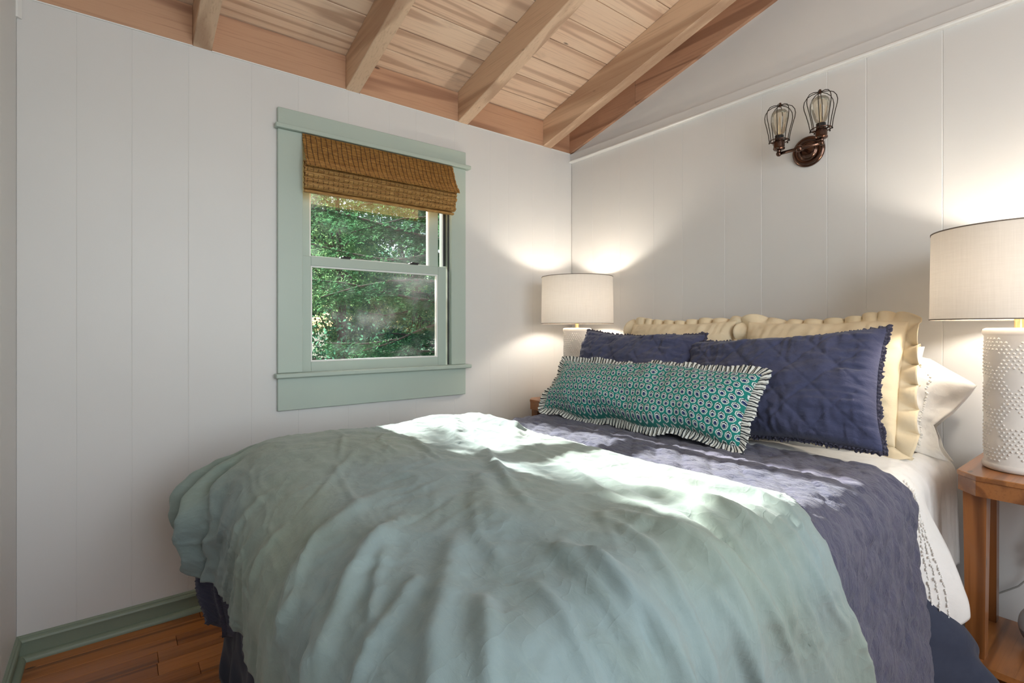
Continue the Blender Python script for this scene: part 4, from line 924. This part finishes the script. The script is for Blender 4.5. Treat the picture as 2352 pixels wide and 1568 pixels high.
# ------------------------------------------------------------------ outdoors
g = G('leaf_litter_ground'); n1 = g.noise(g.coord('Object'), 1.2, 6, 0.65); n2 = g.noise(g.coord('Object'), 18, 5, 0.7)
c = g.mix(g.step(n1, 0.4, 0.65), (0.05, 0.085, 0.03), (0.13, 0.10, 0.06)); c = g.mix(g.ma('MULTIPLY', n2, 0.5), c, (0.20, 0.20, 0.10))
bm = bmesh.new()
xs = np.linspace(-14, 26, 41); ys = np.linspace(0.2, 40, 41); X_, Y_ = np.meshgrid(xs, ys, indexing='ij')
Pg = np.stack([X_, Y_, -0.75 + 0.25 * fbm(X_ * 0.35, Y_ * 0.35, 2) + 0.045 * np.clip(Y_ - 4, 0, None)], -1); bm.free()
gr = link('ground', grid_mesh('ground', Pg), g.pbr(c, 0.95)); gr['kind'] = 'structure'
def leafmat(name, c1, c2, tr=0.45):
    g = G(name); n = g.noise(g.coord('Object'), 2.2, 4.0, 0.6); c = g.mix(g.step(n, 0.3, 0.7), c1, c2)
    d = g.n('ShaderNodeBsdfDiffuse'); g.put(d.inputs[0], c); t = g.n('ShaderNodeBsdfTranslucent'); g.put(t.inputs[0], c); m = g.n('ShaderNodeMixShader'); m.inputs[0].default_value = tr
    g.t.links.new(d.outputs[0], m.inputs[1]); g.t.links.new(t.outputs[0], m.inputs[2]); g.t.links.new(m.outputs[0], g.out.inputs[0]); return g.m
M['needle'] = leafmat('hemlock_needles', (0.045, 0.145, 0.075), (0.11, 0.26, 0.11), 0.55)
M['leaf1'] = leafmat('bright_leaves', (0.15, 0.36, 0.16), (0.33, 0.53, 0.22), 0.6)
M['leaf2'] = leafmat('deep_leaves', (0.065, 0.22, 0.14), (0.14, 0.35, 0.20), 0.6)
M['bark'] = plain('grey_brown_bark', (0.10, 0.07, 0.05), 0.9)
def needles(branches, rg, twig_gap=0.055, twig_len=0.30, nl=0.036, nw=0.0055, gap=0.0075):
    Q = []
    for pts in branches:
        p = np.array(pts); d = np.concatenate([[0], np.cumsum(np.linalg.norm(np.diff(p, axis=0), axis=1))]); L = d[-1]
        for t in np.arange(0.12 * L, L, twig_gap):
            b = np.array([np.interp(t, d, p[:, i]) for i in range(3)]); dr = np.array([np.interp(min(L, t + 0.05), d, p[:, i]) for i in range(3)]) - b
            if np.linalg.norm(dr) < 1e-4: dr = p[-1] - p[-2]
            dr /= np.linalg.norm(dr); sd = np.cross(dr, [0, 0, 1]); sd /= np.linalg.norm(sd) + 1e-9
            for sg in (-1, 1):
                td = dr * 0.55 + sd * sg * rg.uniform(0.6, 1.0) + np.array([0, 0, rg.uniform(-0.5, 0.15)]); td /= np.linalg.norm(td)
                tl_ = twig_len * rg.uniform(0.5, 1.15) * (1 - 0.55 * t / L); k = max(3, int(tl_ / gap))
                u = np.linspace(0.05, 1, k)[:, None]; base = b + td * tl_ * u + np.array([0, 0, -0.09]) * u ** 2
                sn = np.cross(td, [0, 0, 1]); sn /= np.linalg.norm(sn) + 1e-9
                for s2 in (-1, 1):
                    nd = td * 0.55 + sn * s2 + rg.normal(0, 0.28, (k, 3)); nd /= np.linalg.norm(nd, axis=1, keepdims=True)
                    wdir = np.cross(nd, rg.normal(0, 0.4, (k, 3)) + [0, 0, 1]); wdir /= np.linalg.norm(wdir, axis=1, keepdims=True)
                    ln = nl * rg.uniform(0.6, 1.3, (k, 1)); a = base - wdir * nw; c_ = base + wdir * nw
                    Q.append(np.stack([a, a + nd * ln, c_ + nd * ln, c_], 1))
    return np.concatenate(Q)
def conifer(label, base, height, branch_specs, seed, r0=0.11):
    rg = np.random.default_rng(seed); rt = thing('evergreen_tree', label, 'tree', base)
    b = np.array(base); bm = bmesh.new(); tube(bm, [b + [0, 0, -0.1], b + [0.03, 0.02, height * 0.5], b + [0.0, 0.05, height]], [r0, r0 * 0.75, r0 * 0.2], 10); from_bm('trunk', bm, M['bark'], rt, smooth=True)
    brs = []
    for z, az, L, dz_ in branch_specs:
        n = 7; u = np.linspace(0, 1, n); d = np.array([math.cos(az), math.sin(az), 0]); sd = np.array([-d[1], d[0], 0])
        pts = b + [0, 0, z] + d * (L * u)[:, None] + np.array([0, 0, 1]) * (dz_ * u + 0.10 * np.sin(u * 5 + z * 9))[:, None] + sd * (0.10 * np.sin(u * 4 + z * 5))[:, None]
        bm = bmesh.new(); tube(bm, pts, list(0.030 * (1 - 0.80 * u)), 6); from_bm('branch', bm, M['bark'], rt, smooth=True); brs.append(pts)
    link('needles', quads_mesh('needles', needles(brs, rg)), M['needle'], rt, kind='stuff')
rg = np.random.default_rng(21)
sp1 = [(0.9 + 0.19 * k, PI + rg.uniform(-0.35, 0.30), rg.uniform(1.9, 2.7), rg.uniform(-0.35, 0.15)) for k in range(17)]
sp1 += [(3.2 + 0.30 * k, PI + rg.uniform(-0.10, 0.06), rg.uniform(2.6, 3.0), rg.uniform(-0.15, 0.05)) for k in range(3)]
conifer('hemlock with drooping needle branches close outside the window pane', (1.35, 2.7, -0.8), 6.0, sp1, 5)
sp2 = [(0.8 + 0.36 * k, PI * 0.85 + rg.uniform(-0.9, 0.9), rg.uniform(1.3, 2.1), rg.uniform(-0.3, 0.1)) for k in range(11)]
conifer('slender hemlock standing farther back among the leafy trees', (2.1, 5.4, -0.7), 6.5, sp2, 6, 0.09)
sp3 = [(3.05 + 0.14 * k, 0.08 * math.sin(k * 2.3), 1.22 + 0.10 * math.sin(k * 1.7), -0.03) for k in range(8)]
conifer('thin hemlock left of the window whose boughs dapple the sunlight', (-3.1, 2.4, -0.8), 5.2, sp3, 8, 0.07)
def leafy(label, base, height, crown, nleaf, mat, seed, ls=0.055, r0=0.10):
    rg = np.random.default_rng(seed); rt = thing('leafy_tree', label, 'tree', base, group='leafy trees beyond the window')
    b = np.array(base); bm = bmesh.new(); tube(bm, [b + [0, 0, -0.2], b + [0.08, 0.03, height * 0.4], b + [-0.05, 0.1, height * 0.95]], [r0, r0 * 0.8, r0 * 0.25], 9); from_bm('trunk', bm, M['bark'], rt, smooth=True)
    nb = 60; cz = height * 0.25
    cl = np.stack([rg.uniform(-1, 1, nb) * crown, rg.uniform(-1, 1, nb) * crown, rg.uniform(0.10, 1, nb) * height], -1) + b
    for i in range(10):
        st_ = b + [0, 0, rg.uniform(0.2, 0.7) * height]; bm = bmesh.new(); mid = (st_ + cl[i]) / 2 + [0, 0, 0.15]; tube(bm, [st_, mid, cl[i]], [0.03, 0.02, 0.006], 5); from_bm('branch', bm, M['bark'], rt)
    c0 = cl[rg.integers(0, nb, nleaf)] + rg.normal(0, 0.36, (nleaf, 3)) * [1, 1, 0.6]
    a = rg.normal(0, 1, (nleaf, 3)); a /= np.linalg.norm(a, axis=1, keepdims=True); e = rg.normal(0, 1, (nleaf, 3)); e -= a * (a * e).sum(1, keepdims=True); e /= np.linalg.norm(e, axis=1, keepdims=True)
    s = ls * rg.uniform(0.6, 1.3, (nleaf, 1)); V = np.stack([c0, c0 + a * s * 0.5 + e * s * 0.3, c0 + a * s, c0 + a * s * 0.5 - e * s * 0.3], 1)
    link('foliage', quads_mesh('foliage', V), mat, rt, kind='stuff')
leafy('bright green leafy tree farthest to the left beyond the pane', (1.2, 8.2, -0.6), 5.5, 1.4, 26000, M['leaf1'], 31)
leafy('deep green leafy tree in the middle distance beyond the pane', (3.4, 9.0, -0.6), 6.0, 1.5, 26000, M['leaf2'], 32)
leafy('sunlit leafy tree at the back of the yard', (4.6, 12.5, -0.4), 7.5, 2.2, 26000, M['leaf1'], 33, 0.12)
leafy('tall shaded leafy tree at the back edge of the yard', (1.8, 13.0, -0.4), 8.0, 2.4, 26000, M['leaf2'], 34, 0.12)
leafy('wide dark leafy tree closing the view behind all the others', (4.5, 18.0, -0.2), 10.0, 4.5, 30000, M['leaf2'], 36, 0.24, 0.2)
leafy('low leafy bush growing just under the window view', (0.2, 4.0, -0.8), 1.9, 0.9, 6000, M['leaf2'], 35, 0.045, 0.03)
